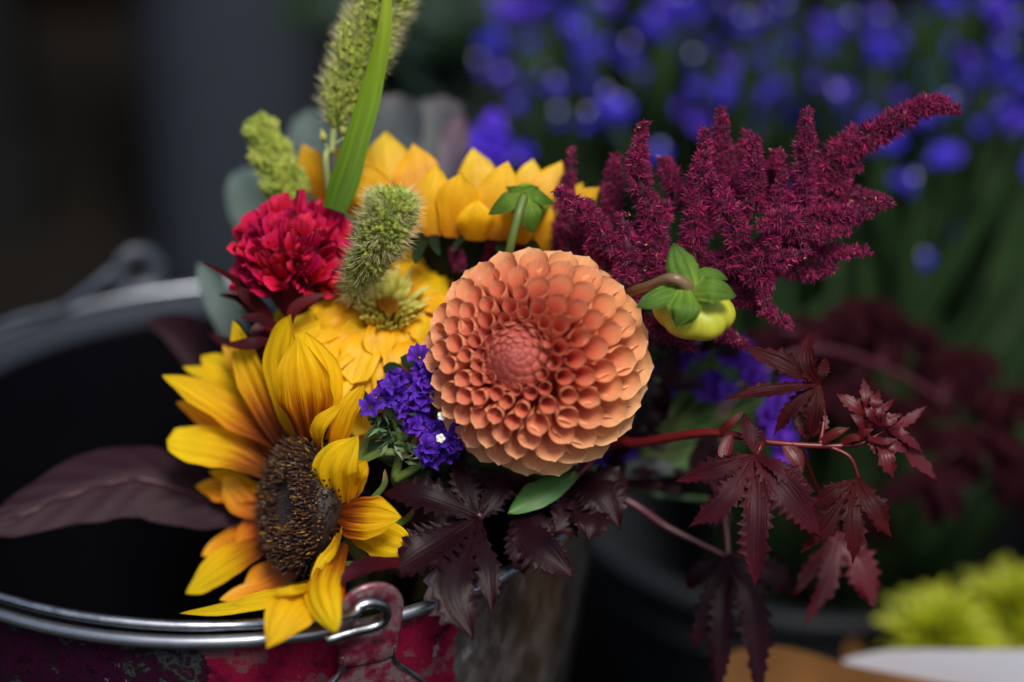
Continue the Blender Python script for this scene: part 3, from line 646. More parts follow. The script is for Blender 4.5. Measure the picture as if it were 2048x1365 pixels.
# ------------------------------------------------------------------ foxtail grass
def spike_samples(pts, radii, n, jitter=.08, t0=0., t1=1.):
    c = spline(pts, 80); T = frames(c); t = np.sqrt(RNG.random(n)*0+RNG.random(n)**2); t = t0+t*(t1-t0)
    w = lerp_list(radii, np.linspace(0, 1, 200)); cdf = np.cumsum(w); t = np.interp(RNG.random(n)*cdf[-1], cdf, np.linspace(0, 1, 200))
    idx = t*79; i = np.clip(idx.astype(int), 0, 78); f = (idx-i)[:, None]; P = c[i]*(1-f)+c[i+1]*f; Tn = unit(T[i]*(1-f)+T[i+1]*f)
    r = lerp_list(radii, t); N = ortho(Tn); return P, Tn, N, r, t
def foxtail(label, pts, radii, d0, extra, hair=.0055, n=420, bead=.0019, pale=1.):
    ps = PX(pts, d0); rad = [pxm(r, d0) for r in radii]
    S = thing('foxtail_grass', label, 'foxtail grass', ps[0])
    hd = put('seed_head', tube(ps, [r*.72 for r in rad], 12, 30), M['foxcore'], S)
    P, T, N, r, t = spike_samples(ps, rad, n*2)
    Dn = unit(N+T*.75+RNG.normal(size=N.shape)*.18)
    k = RNG.random((len(P), 1)); cl = np.array([(.20, .29, .035)])*(1-k)+np.array([(.44, .48, .085)])*k; cl = cl*(.75+.5*RNG.random((len(P), 1)))*pale
    b = beads(P+N*(r*.74)[:, None], Dn, bead*1.55*(.8+.4*RNG.random(len(P))), bead*.48, cl)
    b = beads(P+N*(r*(.70+.10*np.sin(t*23+N[:, 0]*4)+.06*RNG.normal(size=len(r))))[:, None], Dn, bead*1.55*(.6+.8*RNG.random(len(P))), bead*.5*(.7+.6*RNG.random(len(P))), cl)
    put('spikelets', b[:2]+(None, b[3]), M['attr'], S, 'stuff', smooth=False)
    P, T, N, r, t = spike_samples(ps, rad, n*4)
    Dn = unit(N+T*.35+RNG.normal(size=N.shape)*.22)
    hcol = np.array([(.70, .66, .36)])*(.7+.5*RNG.random((len(P), 1)))
    h = kites(P+N*(r*.7)[:, None], Dn, ortho(Dn), hair*(.6+.6*RNG.random(len(P))), .00028, hcol, .3)
    put('bristles', h[:2]+(None, h[3]), M['attr_soft'], S, 'stuff', smooth=False)
    extra(S, ps, d0); return S
M['foxcore'] = plain('foxtail_core', (.13, .17, .02), (.22, .26, .04), 400, .7, bump=.5)
def ex_tall(S, ps, d0):
    b = ps[0]
    put('stem', tube([b, W(664, 300, d0), W(658, 385, d0-.002), BIND+Vector((-.02, .03, 0)), Vector((.02, .03, .03))], .0016, 7, 40), M['stem_pale'], S)
    put('leaf_blade', ribbon(PX([(668, 420, -12), (700, 330, -14), (728, 230, -16), (752, 140, -18), (768, 60, -20), (774, -15, -20), (776, -60, -20)], d0), pxm(64, d0), CV(.25, .05, 1), lambda t: (1-.12*(1-t))*(1-t)**.85*1.08+.03 if t > .12 else .72+.28*t/.12*.8, .35, 40, 7, .004), M['blade'], S)
    for x, y, tx, ty in ((646, 268, 664, 312), (686, 255, 668, 290)):
        put('spikelet', beads(np.array([list(W(tx, ty, d0))])*0+np.array([list(W(x+4, y+22, d0))]), np.array([list((UPV*.9-RGT*.2))]), .0085, .0026, (.34, .34, .10)), M['attr'], S)
        put('spikelet_stalk', tube([W(x+4, y+20, d0), W(tx, ty, d0)], .0006, 5, 5), M['stem_pale'], S)
foxtail('tall green foxtail grass head with long hairs and a broad green blade', [(668, 250), (684, 200), (714, 120), (748, 40), (778, -40), (800, -130)], [10, 38, 54, 60, 58, 44], 1.035, ex_tall, n=1000, bead=.0026, hair=.0085)
def ex_left(S, ps, d0): put('stem', tube([ps[0], W(592, 420, d0), W(630, 560, d0+.02), BIND+Vector((-.02, .04, 0)), Vector((.0, .03, .03))], .0014, 6, 30), M['stem_pale'], S)
foxtail('small short-haired foxtail grass head behind the crimson cockscomb', [(588, 405), (566, 360), (543, 310), (522, 262), (512, 240)], [46, 43, 38, 28, 6], 1.065, ex_left, hair=.0026, n=520, bead=.0024)
def ex_mid(S, ps, d0): put('stem', tube([ps[0], W(704, 606, d0+.05), W(720, 690, d0+.10), BIND+Vector((-.01, .03, 0)), Vector((.03, .03, .03))], .0013, 6, 30), M['stem_pale'], S)
foxtail('stubby bristly foxtail grass head nodding over the yellow zinnia', [(708, 590, 28), (724, 545, 16), (752, 494, 2), (776, 442, -10), (787, 402, -14), (789, 386, -15)], [18, 32, 47, 55, 48, 10], .995, ex_mid, hair=.0078, n=680, bead=.0023)

# ------------------------------------------------------------------ dahlia buds
def bud_mesh(C, ax, rx, rz, lobes=7, seed=1):
    q = ax.to_track_quat('Z', 'Y').to_matrix(); V, U = [], []; nu, nv = 16, 48
    rs = np.random.default_rng(seed); ph = rs.uniform(0, 6.3)
    for i in range(nu):
        th = pi*(i+.02)/(nu-.96); 
        for j in range(nv):
            a = 2*pi*j/nv; gr = 1+.15*sin(th)**1.5*(abs(sin(a*lobes/2+ph))**.7-.5)+.03*sin(a*2+ph)
            V.append(C+q@Vector((rx*sin(th)*cos(a)*gr, rx*sin(th)*sin(a)*gr, rz*cos(th)*(1-.18*math.exp(-(th/.5)**2)-.1*math.exp(-((pi-th)/.5)**2))))); U.append((i/(nu-1), j/nv))
    return np.array([list(v) for v in V]), grid_faces(nu, nv, True), np.array(U)
M['bud'] = veined('bud_petals', [(0, (.20, .32, .03)), (.25, (.36, .40, .03)), (.6, (.50, .44, .035)), (1, (.46, .28, .06))], rough=.45, vein=18, thin=0, streak=.2, bump=.3)
M['bud_green'] = veined('green_bud', [(0, (.12, .25, .02)), (1, (.22, .36, .04))], rough=.35, vein=10, thin=0)
def buds():
    d0 = .985; C = W(1388, 622, d0+.004)
    S = thing('dahlia_bud', 'plump yellow-green dahlia bud with five green sepals below the amaranth', 'dahlia bud', C)
    put('bud', bud_mesh(C, CV(.10, .80, .58).normalized(), pxm(77, d0), pxm(50, d0), 6), M['bud'], S)
    sp = [([(1386, 580, -8), (1362, 532, -3), (1347, 486, 1)], 56, CV(-.2, .2, 1), -.3), ([(1388, 578, -8), (1404, 546, -4), (1432, 546, -4), (1457, 562, -6)], 34, CV(.2, .6, .7), -.5),
          ([(1386, 584, -11), (1425, 575, -16), (1474, 592, -12)], 52, CV(.1, .4, .9), -.35), ([(1370, 578, -12), (1367, 618, -19), (1352, 655, -16)], 60, CV(-.05, .1, 1), -.3), ([(1375, 578, -10), (1318, 592, -14), (1272, 616, -14)], 38, CV(-.1, .45, .9), -.35)]
    for pts, w, fc, cup in sp:
        put('sepal', ribbon(PX(pts, d0), pxm(w*1.15, d0), fc, petal_profile(.48, .38, 1, .62), cup, 18, 13, .035, .7), M['sepal'], S)
    put('stem', tube(PX([(1378, 584, -8), (1366, 566, -12), (1340, 557, -12), (1300, 572, 0), (1250, 592, 26), (1190, 640, 50)], d0)+[BIND+Vector((.02, 0, 0)), Vector((.05, .0, .03))], [.0030, .0024, .0022, .0022, .0024, .0025, .0025], 10, 60), M['stem_bud'], S)
    d0 = 1.02; C = W(1052, 410, d0+.010)
    S = thing('dahlia_bud', 'small green dahlia bud seen from behind on a straight stalk above the dahlia', 'dahlia bud', C)
    put('bud', bud_mesh(C, CV(.1, .5, -.8).normalized(), pxm(44, d0), pxm(34, d0), 5, 3), M['bud_green'], S)
    for pts, w, fc in (([(1046, 390, -4), (1015, 398, -8), (976, 430, -4)], 46, CV(-.2, .5, .9)), ([(1052, 394, -6), (1060, 425, -10), (1068, 468, -6)], 54, CV(.1, 0, 1)), ([(1052, 386, -4), (1080, 388, -6), (1110, 408, 0)], 40, CV(.2, .6, .8)),
                       ([(1048, 388, -2), (1036, 374, 2), (1012, 374, 8)], 34, CV(0, .9, .4)), ([(1050, 386, -2), (1058, 372, 2), (1078, 374, 8)], 34, CV(0, .9, .4))):
        put('sepal', ribbon(PX(pts, d0), pxm(w, d0), fc, petal_profile(.5, .45, 1, .65), -.4, 12, 9, .02, .5), M['sepal'], S)
    put('stem', tube(PX([(1048, 392, -8), (1034, 440, -12), (1016, 515, -6), (1000, 600, 20)], d0)+[BIND+Vector((.0, .02, 0)), Vector((.03, .0, .03))], [.0020, .0019, .0018, .002, .002], 9, 40), M['stem'], S)
buds()

# ------------------------------------------------------------------ amaranth
def amaranth():
    d0 = 1.012; S = thing('amaranth', 'burgundy amaranth plume of many bristly upright and drooping spikes', 'amaranth', W(1440, 620, d0+.02))
    spikes = [  # path base -> tip, radii px
        ([(1560, 430, 6), (1620, 372, 4), (1690, 300, 0), (1794, 244, -4), (1860, 210, -4), (1917, 218, -4)], [30, 36, 36, 30, 24, 14]),
        ([(1605, 400, -8), (1610, 300, -10), (1614, 218, -10)], [30, 25, 10]),
        ([(1452, 390, 4), (1443, 288, 4), (1442, 216, 4)], [30, 23, 9]),
        ([(1385, 500, -10), (1398, 372, -14), (1412, 258, -14)], [34, 27, 11]),
        ([(1310, 470, -4), (1278, 350, -8), (1278, 300, -8), (1288, 246, -8)], [34, 27, 20, 9]),
        ([(1222, 440, 18), (1226, 365, 18), (1232, 308, 18)], [28, 24, 10]),
        ([(1128, 520, 22), (1130, 405, 20), (1146, 300, 18)], [28, 23, 9]),
        ([(1230, 500, -6), (1168, 425, -10), (1114, 380, -12)], [34, 26, 11]),
        ([(1360, 420, 10), (1338, 350, 10), (1328, 312, 10)], [30, 24, 12]),
        ([(1502, 420, -12), (1508, 338, -14), (1510, 275, -14)], [30, 24, 12]),
        ([(1480, 360, 10), (1488, 300, 10), (1496, 260, 10)], [20, 16, 9]),
        ([(1480, 480, -14), (1452, 416, -18), (1436, 350, -18)], [34, 27, 11]),
        ([(1570, 440, -6), (1690, 432, -10), (1780, 404, -10)], [32, 25, 11]),
        ([(1600, 400, 8), (1700, 390, 8), (1770, 400, 6)], [28, 22, 10]),
        ([(1560, 480, 0), (1655, 504, -2), (1738, 502, -2)], [30, 23, 10]),
        ([(1540, 520, 4), (1612, 545, 2), (1672, 534, 0)], [28, 21, 10]),
        ([(1524, 520, -8), (1530, 570, -10), (1524, 628, -10)], [28, 20, 9]),
        ([(1460, 570, 2), (1525, 616, 0), (1584, 652, -2)], [28, 21, 9]),
        ([(1300, 640, 8), (1348, 675, 4), (1392, 698, 2)], [28, 20, 9]),
        ([(1390, 650, 10), (1448, 668, 6), (1500, 694, 4)], [28, 20, 9]),
        ([(1250, 560, -8), (1256, 500, -12), (1243, 430, -12)], [34, 28, 12]),
        ([(1210, 540, 2), (1205, 480, 0), (1200, 440, 0)], [34, 28, 16]),
        ([(1320, 560, -2), (1310, 480, -4), (1330, 400, -2)], [38, 30, 18]),
        ([(1400, 540, 0), (1470, 520, -8), (1550, 500, -10)], [36, 32, 22]),
        ([(1500, 560, -10), (1535, 500, -18), (1550, 460, -20)], [30, 26, 12]),
        ([(1600, 440, -14), (1560, 440, -22), (1516, 452, -24)], [30, 27, 14]),
        ([(1030, 540, 34), (1030, 495, 34), (1028, 455, 34)], [26, 24, 14]),
        ([(1086, 530, 34), (1088, 480, 34), (1084, 440, 34)], [28, 24, 14]),
        ([(980, 530, 40), (985, 505, 40), (986, 470, 40)], [20, 18, 10]),
        ([(1170, 540, 16), (1160, 480, 14), (1165, 420, 14)], [34, 28, 16]),
        ([(1400, 460, 18), (1420, 400, 18), (1400, 340, 18)], [40, 36, 20]),
        ([(1540, 420, 18), (1540, 360, 18), (1560, 320, 16)], [44, 36, 18]),
        ([(1300, 560, 20), (1380, 560, 18), (1480, 560, 14)], [44, 42, 30]),
        ([(1280, 620, 18), (1260, 660, 16), (1300, 690, 14)], [36, 30, 14]),
        ([(1450, 590, 14), (1490, 560, 10), (1560, 540, 8)], [36, 32, 18]),
        ([(1190, 500, -2), (1186, 440, -4), (1180, 400, -4)], [28, 22, 9]), ([(1270, 540, 4), (1290, 450, 2), (1310, 390, 2)], [28, 22, 9]),
        ([(1540, 470, -4), (1556, 400, -6), (1570, 330, -6)], [28, 22, 9]), ([(1480, 440, 8), (1474, 380, 8), (1470, 320, 8)], [28, 22, 9]),
        ([(1560, 460, -10), (1630, 470, -14), (1700, 460, -14)], [28, 22, 9]), ([(1490, 540, -12), (1560, 520, -16), (1620, 500, -16)], [28, 22, 9]),
        ([(1380, 560, 4), (1440, 540, -4), (1500, 540, -6)], [26, 20, 9]), ([(1420, 580, 6), (1470, 600, 4), (1520, 600, 2)], [26, 20, 9]),
        ([(1640, 400, 4), (1690, 350, 2), (1720, 330, 2)], [26, 20, 9]), ([(1240, 600, 10), (1280, 590, 6), (1330, 600, 6)], [30, 24, 10]),
        ([(1580, 360, 2), (1560, 320, 2), (1550, 300, 2)], [24, 18, 9]), ([(1150, 560, 14), (1140, 500, 10), (1120, 450, 10)], [28, 22, 9]),
        ([(920, 545, 30), (915, 520, 30), (910, 490, 30)], [16, 16, 10]),
    ]
    coreM = plain('amaranth_core', (.03, .002, .011), (.06, .004, .020), 300, .8, bump=.6)
    for pts, rad in spikes:
        ps = PX(pts, d0); rm = [pxm(r*(.74 if i_ == 0 else .82), d0) for i_, r in enumerate(rad)]
        sp = put('spike', tube(ps, [r*.38 for r in rm], 10, 26), coreM, S)
        c = spline(ps, 40); ln = np.linalg.norm(np.diff(c, axis=0), axis=1).sum(); n = int(ln*np.mean(rm)*6.28/(1.75e-6)*.40)
        P, T, N, r, t = spike_samples(ps, rm, n)
        clump = .85+.28*np.sin(t*ln*1900+RNG.random()*6)*RNG.random(n)
        cen = P+N*(r*.72*clump*(1-.25*RNG.random(n)**3))[:, None]; base = unit(N+T*.55)
        hue = RNG.random((n, 1)); col0 = (np.array([(.09, .003, .038)])*(1-hue)+np.array([(.40, .011, .110)])*hue)*(.6+.7*RNG.random((n, 1)))
        gs = []; sc_ = np.clip(r/.0045, .6, 1.1)
        gs.append(beads(cen-base*.0006, base, .0016*sc_, .00055*sc_, col0*np.array([(1.25, .9, .75)])))
        for k in range(13):                              # each flower is a star of narrow pointed bracts
            Dn = unit(base*.75+unit(RNG.normal(size=N.shape))*.95); L = (.0024+.0026*RNG.random(n))*sc_
            cl = col0*(.6+.7*RNG.random((n, 1)))
            if k > 10: cl = cl*.6+np.array([(.17, .03, .12)])*.5
            gs.append(kites(cen, Dn, ortho(Dn), L*(1.2 if k > 10 else 1), .00062 if k < 11 else .00026, cl, .4, .4))
        ant = RNG.random(n) < .03
        if ant.any():
            Dn = unit(base[ant]+RNG.normal(size=(ant.sum(), 3))*.5)
            for rep in range(2):
                Dk = unit(Dn+RNG.normal(size=Dn.shape)*.5); gs.append(kites(cen[ant]+Dn*.0014, Dk, ortho(Dk), .0017, .0006, np.array([(.52, .30, .12)]), .5))
        g_ = njoin(gs); put('florets', g_, M['attr_velvet'], sp, 'stuff', smooth=False)
    put('stem', tube(PX([(1600, 400, 4), (1540, 470, 6), (1460, 540, 12), (1330, 640, 24), (1220, 760, 36)], d0)+[BIND+Vector((.02, .02, 0)), Vector((.05, .03, .03))], [.002, .003, .0035, .004, .004, .004, .004], 8, 40), M['stem_maroon'], S)
amaranth()

# ------------------------------------------------------------------ palmate maroon leaves
def lobe(pts, w, fc, teeth, seed):
    pr = lambda t: (.24+.76*sin(min(1, t/.56)*pi/2)**1.5) if t < .56 else max(.03, (1-((t-.56)/.44)**1.35))
    return ribbon(pts, w*1.08, fc, pr, -.10, 16, 9, .07, .35, teeth, 0, seed, .48, .30, edge=.13)
def palm(parent, centre, d0, lobes, mat, fc=None, seed=0, teeth=9):
    fc = fc or CV(-.1, .35, .9); gs = []; c3 = tuple(centre)+((0,) if len(centre) == 2 else ())
    for i, (pts, w) in enumerate(lobes):
        rs = random.Random(seed*31+i); f2 = (fc+Vector((rs.uniform(-.3, .3), rs.uniform(-.2, .2), rs.uniform(-.2, .3)))).normalized()
        gs.append(lobe(PX([c3]+list(pts), d0), pxm(w, d0), f2, max(6, teeth+rs.randint(-1, 2)), seed*57+i))
        mid = PX([c3]+list(pts), d0); off = f2*.0006
        tb = tube([Vector(p)+off*(.2 if k == 0 else -1.0) for k, p in enumerate(mid)], [.0009, .0006, .00025], 5, 14); gs.append(tb)
    lf = put('leaf', join(gs), M[mat], parent); return lf
def hibiscus_front():
    d0 = 1.0; S = thing('hibiscus_branch', 'maroon branch of sharply toothed palmate leaves reaching out beyond the bucket', 'hibiscus branch', W(1270, 885, d0))
    st = put('stem', tube([Vector((.06, .0, .03)), BIND+Vector((.02, .01, 0))]+PX([(1200, 896, 48), (1280, 886, 34), (1420, 866, 12), (1530, 884, 2), (1640, 892, 0), (1720, 888, 0), (1768, 862, 0)], d0), [.003, .003, .0026, .0022, .0018, .0013, .0013, .0011, .0007], 9, 70), M['stem_red'], S)
    palm(S, (1638, 770), d0, [([(1612, 728, -4), (1618, 662, 2)], 40), ([(1570, 730, -4), (1478, 688, 0)], 40), ([(1548, 781, -6), (1450, 797, -4)], 38), ([(1588, 815, -2), (1548, 868, 2)], 36), ([(1630, 822, -2), (1620, 876, 2)], 40), ([(1645, 745, 0), (1652, 715, 4)], 26)], 'maroon', CV(-.1, .55, .8), 1)
    palm(S, (1512, 912), d0-.004, [([(1498, 870, 2), (1489, 826, 6)], 36), ([(1520, 885, 2), (1524, 856, 6)], 24), ([(1440, 936, -2), (1350, 964, 4)], 46), ([(1450, 1000, -6), (1376, 1056, -2)], 48), ([(1517, 1040, -10), (1510, 1174, -8)], 64), ([(1575, 985, -8), (1644, 1076, -6)], 78), ([(1570, 945, -6), (1632, 986, -4)], 40)], 'maroon', CV(.05, .15, 1), 2, 12)
    palm(S, (1716, 958), d0, [([(1665, 985, -2), (1608, 1024, 2)], 32), ([(1664, 1042, -4), (1600, 1106, 0)], 42), ([(1709, 1040, -8), (1706, 1126, -6)], 46), ([(1746, 1012, -6), (1783, 1076, -4)], 50)], 'maroon', CV(.1, .2, 1), 3, 9)
    palm(S, (1678, 1062, 50), d0, [([(1640, 1120, 48), (1586, 1190, 50)], 46), ([(1660, 1150, 46), (1608, 1254, 48)], 46), ([(1722, 1135, 48), (1750, 1216, 50)], 68), ([(1700, 1110, 48), (1740, 1140, 50)], 40)], 'maroon_red', CV(0, .2, 1), 4)
    palm(S, (1742, 845), d0, [([(1712, 815, -4), (1672, 787, -2)], 30), ([(1734, 800, -4), (1726, 755, 0)], 24), ([(1750, 810, -6), (1758, 778, -2)], 22), ([(1766, 820, -2), (1788, 798, 2)], 18), ([(1775, 838, -4), (1804, 828, -4)], 20)], 'maroon_red', CV(-.1, .4, .9), 5, 6)
    palm(S, (1774, 862), d0, [([(1798, 864, -4), (1820, 868, -4)], 22), ([(1815, 842, 6), (1854, 811, 10)], 22), ([(1815, 880, 4), (1850, 908, 8)], 22), ([(1826, 910, 8), (1875, 964, 12)], 34)], 'maroon_red', CV(.1, .4, .9), 6, 6)
    palm(S, (1756, 876), d0-.004, [([(1772, 915, -6), (1787, 960, -4)], 34), ([(1785, 890, -4), (1818, 906, -2)], 24)], 'maroon_red', CV(0, .2, 1), 7, 6)
    palm(S, (1610, 878, 6), d0, [([(1640, 850, 4), (1652, 826, 4)], 30), ([(1600, 850, 4), (1590, 820, 6)], 20)], 'maroon_red', CV(0, .4, 1), 8, 5)
    palm(S, (1756, 852, -4), d0, [([(1742, 830, -8), (1728, 815, -8)], 22), ([(1758, 830, -8), (1768, 806, -6)], 20), ([(1772, 846, -8), (1794, 842, -8)], 18)], 'maroon_red', CV(-.1, .4, .9), 9, 6)
    palm(S, (1735, 870, -2), d0, [([(1720, 846, -6), (1700, 828, -6)], 20), ([(1740, 840, -6), (1744, 815, -6)], 18), ([(1750, 890, -6), (1762, 918, -6)], 20)], 'maroon_red', CV(0, .3, 1), 10, 6)
    for pts, w in (([(1640, 888), (1670, 868, -4), (1700, 856, -4)], 22), ([(1680, 890), (1705, 878, -4), (1728, 880, -6)], 20), ([(1440, 868), (1460, 850, -4), (1488, 822, -4)], 20), ([(1460, 870), (1450, 910, -2), (1460, 925, -2)], 30), ([(1570, 890), (1590, 915, -2), (1606, 945, -2)], 34), ([(1700, 890), (1725, 870, -6), (1748, 858, -8)], 20), ([(1740, 880, -6), (1770, 885, -10), (1796, 878, -10)], 16)):
        put('stipule', ribbon(PX(pts, d0), pxm(w, d0), CV(-.1, .5, .9), petal_profile(.4, .5, 1, .6), .4, 10, 5), M['maroon_red'], S)
    for pts in ([(1640, 892), (1648, 830, 4), (1640, 775, 0)], [(1525, 884), (1520, 896, -4), (1512, 914, -4)], [(1660, 894), (1700, 915, -2), (1718, 958, 0)], [(1600, 895, 2), (1640, 990, 30), (1676, 1062, 50)]):
        put('petiole', tube(PX(pts, d0), [.0011, .0008, .0007], 7, 16), M['stem_red'], S)
hibiscus_front()
def hibiscus_low():
    d0 = 1.05; S = thing('hibiscus_branch', 'dark drooping maroon leaf on a mauve stalk in front of the charcoal bucket', 'hibiscus branch', W(1200, 985, d0))
    put('stem', tube([Vector((.07, .01, .03)), BIND+Vector((.025, .02, 0))]+PX([(1200, 985, 10), (1340, 1058, 4), (1450, 1112, 0)], d0), [.0024, .0024, .0020, .0015, .0012], 8, 40), M['stem_maroon'], S)
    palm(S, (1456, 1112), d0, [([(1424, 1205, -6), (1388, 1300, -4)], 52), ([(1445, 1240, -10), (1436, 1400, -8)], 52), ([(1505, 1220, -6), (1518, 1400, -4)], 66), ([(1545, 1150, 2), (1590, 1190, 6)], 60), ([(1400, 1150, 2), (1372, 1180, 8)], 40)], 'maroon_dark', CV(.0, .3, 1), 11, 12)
    put('petiole', tube(PX([(1456, 1112), (1452, 1060, 4), (1440, 1000, 12), (1400, 930, 25)], d0), [.0014, .0013, .0012, .001], 7, 20), M['stem_maroon'], S)
hibiscus_low()
def hibiscus_mid():
    d0 = 1.0; S = thing('hibiscus_branch', 'blackish maroon palmate leaves drooping over the rim below the dahlia', 'hibiscus branch', W(960, 1034, d0))
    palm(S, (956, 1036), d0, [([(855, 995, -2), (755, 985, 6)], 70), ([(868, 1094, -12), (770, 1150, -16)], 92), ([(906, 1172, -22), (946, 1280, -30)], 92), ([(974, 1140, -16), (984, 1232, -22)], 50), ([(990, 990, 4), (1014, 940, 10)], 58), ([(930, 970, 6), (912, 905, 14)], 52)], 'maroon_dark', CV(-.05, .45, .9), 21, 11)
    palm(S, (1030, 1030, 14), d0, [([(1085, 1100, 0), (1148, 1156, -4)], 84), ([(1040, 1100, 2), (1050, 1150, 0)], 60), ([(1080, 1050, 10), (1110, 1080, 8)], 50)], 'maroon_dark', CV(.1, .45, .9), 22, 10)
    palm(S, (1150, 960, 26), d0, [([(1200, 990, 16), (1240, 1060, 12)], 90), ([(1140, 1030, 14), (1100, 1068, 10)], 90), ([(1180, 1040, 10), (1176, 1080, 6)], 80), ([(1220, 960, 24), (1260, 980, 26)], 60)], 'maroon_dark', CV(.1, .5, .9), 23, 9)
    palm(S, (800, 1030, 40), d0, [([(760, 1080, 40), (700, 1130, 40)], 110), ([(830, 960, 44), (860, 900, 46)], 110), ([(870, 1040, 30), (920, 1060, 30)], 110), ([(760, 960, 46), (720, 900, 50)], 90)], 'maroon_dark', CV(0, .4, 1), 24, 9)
    put('leaf', ribbon(PX([(800, 1128, -20), (730, 1142, -36), (676, 1164, -44)], d0), pxm(44, d0), CV(.0, .6, .7), petal_profile(.4, .5), .6, 14, 7, .06), M['maroon'], S)
    put('stem', tube([Vector((.05, .0, .03)), BIND, W(1000, 980, d0+.025), W(985, 990, d0+.012), W(956, 1036, d0)], [.003, .003, .002, .0018, .0016], 8, 30), M['stem_maroon'], S)
    for x, y in ((1030, 1030), (1150, 960)): put('petiole', tube([BIND, W(x+10, y-40, d0+.04), W(x, y, d0+(.014 if x < 1100 else .026))], [.002, .0018, .0016], 7, 16), M['stem_red'], S)
hibiscus_mid()
def hibiscus_rear():
    d0 = 1.22; S = thing('hibiscus_branch', 'dim maroon leafy branch arching behind the amaranth towards the statice bucket', 'hibiscus branch', W(1560, 640, d0))
    path = [(1330, 1000), (1480, 780), (1620, 700), (1760, 730), (1880, 800), (1960, 900)]
    put('stem', tube([W(x, y, 1.16+.012*i) for i, (x, y) in enumerate(path)], [.0022, .0018, .0014, .0013, .0012, .001], 8, 60), M['stem_maroon'], S)
    rs = random.Random(5)
    for k, (x, y, m) in enumerate(((1620, 640, 'maroon_far'), (1700, 690, 'maroon_far'), (1800, 640, 'maroon_far'), (1890, 730, 'maroon_far'), (1960, 860, 'maroon_far'), (1860, 930, 'maroon_far'), (2010, 780, 'maroon_far'), (1740, 600, 'maroon_far'), (1700, 1000, 'maroon_far'), (1600, 700, 'maroon_far'), (1660, 640, 'maroon_far'), (1560, 660, 'maroon_far'), (1780, 800, 'maroon_far'), (1700, 760, 'maroon_far'), (1930, 700, 'maroon_far'), (2040, 900, 'maroon_far'))):
        lb = []
        for j in range(5):
            a = -pi/2+(j-2)*.55+rs.uniform(-.2, .2); L = rs.uniform(90, 150); lb.append(([(x+cos(a)*L*.5, y-sin(a)*L*.5, rs.uniform(-10, 5)), (x+cos(a)*L, y-sin(a)*L, rs.uniform(-10, 10))], rs.uniform(40, 60)))
        dd = d0+rs.uniform(-.02, .03); palm(S, (x, y), dd, lb, m, CV(rs.uniform(-.3, .3), .5, .8), 40+k, 8)
        j = min(range(len(path)), key=lambda q_: (path[q_][0]-x)**2+(path[q_][1]-y)**2)
        put('petiole', tube([W(path[j][0], path[j][1], 1.16+.012*j), W((path[j][0]+x)/2+10, (path[j][1]+y)/2-15, dd), W(x, y, dd)], .0008, 6, 10), M['stem_maroon'], S)
hibiscus_rear()

# ------------------------------------------------------------------ other leaves of the bouquet
def lone_leaf(name, label, cat, pts, d0, w, fc, mat, prof, cup, parentstem=True, fold=0., ripple=.02, smat='stem_maroon', veins=False):
    ps = PX(pts, d0); S = thing(name, label, cat, ps[0])
    g_ = ribbon(ps, pxm(w, d0), fc, prof, cup, 40, 21, ripple, 0, 0, 0, 3, fold=fold)
    if veins:
        V, Fc, U = g_; f = fc.normalized()
        for i, (u, v) in enumerate(U):
            s = abs(v-.5)*2; h = .0012*abs(sin((u*9-s*1.6)*pi))**.6 - .0016*math.exp(-(s/.05)**2); V[i] += np.array(f)*h
        g_ = (V, Fc, U)
    put('leaf', g_, M[mat], S)
    put('midrib', tube([p-fc.normalized()*.0012 for p in ps], [.0016, .001, .0005], 6, 24), M[smat], S)
    stem_to_bucket(ps[0], .0018, smat, S); return S
lone_leaf('amaranth_leaf', 'broad dull plum-purple leaf reaching across the dark mouth of the bucket', 'leaf', [(520, 1040), (440, 1010, 4), (360, 978, 8), (270, 956, 8), (150, 985, 4), (20, 1036, -4), (-90, 1056, -10)], 1.055, 172, CV(.05, .55, .8), 'plum', lambda t: np.interp(t, [0, .08, .2, .35, .5, .65, .8, .92, 1], [.1, .42, .78, .95, 1, .86, .58, .25, .02]), -.18, veins=True)
lone_leaf('folded_leaf', 'grey-mauve folded leaf with a pale edge hanging inside the bucket', 'leaf', [(480, 900), (420, 800, 6), (350, 700, 10), (288, 640, 12)], 1.13, 110, CV(.35, .5, .7), 'plum', petal_profile(.45, .5), .9, fold=.5)
lone_leaf('glaucous_leaf', 'pale grey-green strap leaf below the crimson cockscomb', 'leaf', [(520, 800), (476, 680, 4), (432, 590, 6), (396, 526, 8)], 1.10, 62, CV(-.1, .4, .9), 'glaucous', petal_profile(.5, .6), .2, smat='stem_pale')
lone_leaf('green_leaf', 'single bright green leaf tucked under the dahlia', 'leaf', [(1150, 950, 8), (1085, 982, 0), (1016, 1026, -4)], 1.01, 58, CV(.05, .5, .9), 'green_leaf', petal_profile(.5, .35, 1, .75), -.25, smat='stem')
lone_leaf('strap_leaf', 'mauve-tinted grey strap leaf below the hibiscus stem beside the dahlia', 'leaf', [(1180, 960, 10), (1290, 940, 10), (1372, 945, 10)], 1.07, 46, CV(0, .6, .7), 'grey_leaf', petal_profile(.5, .5), .3)
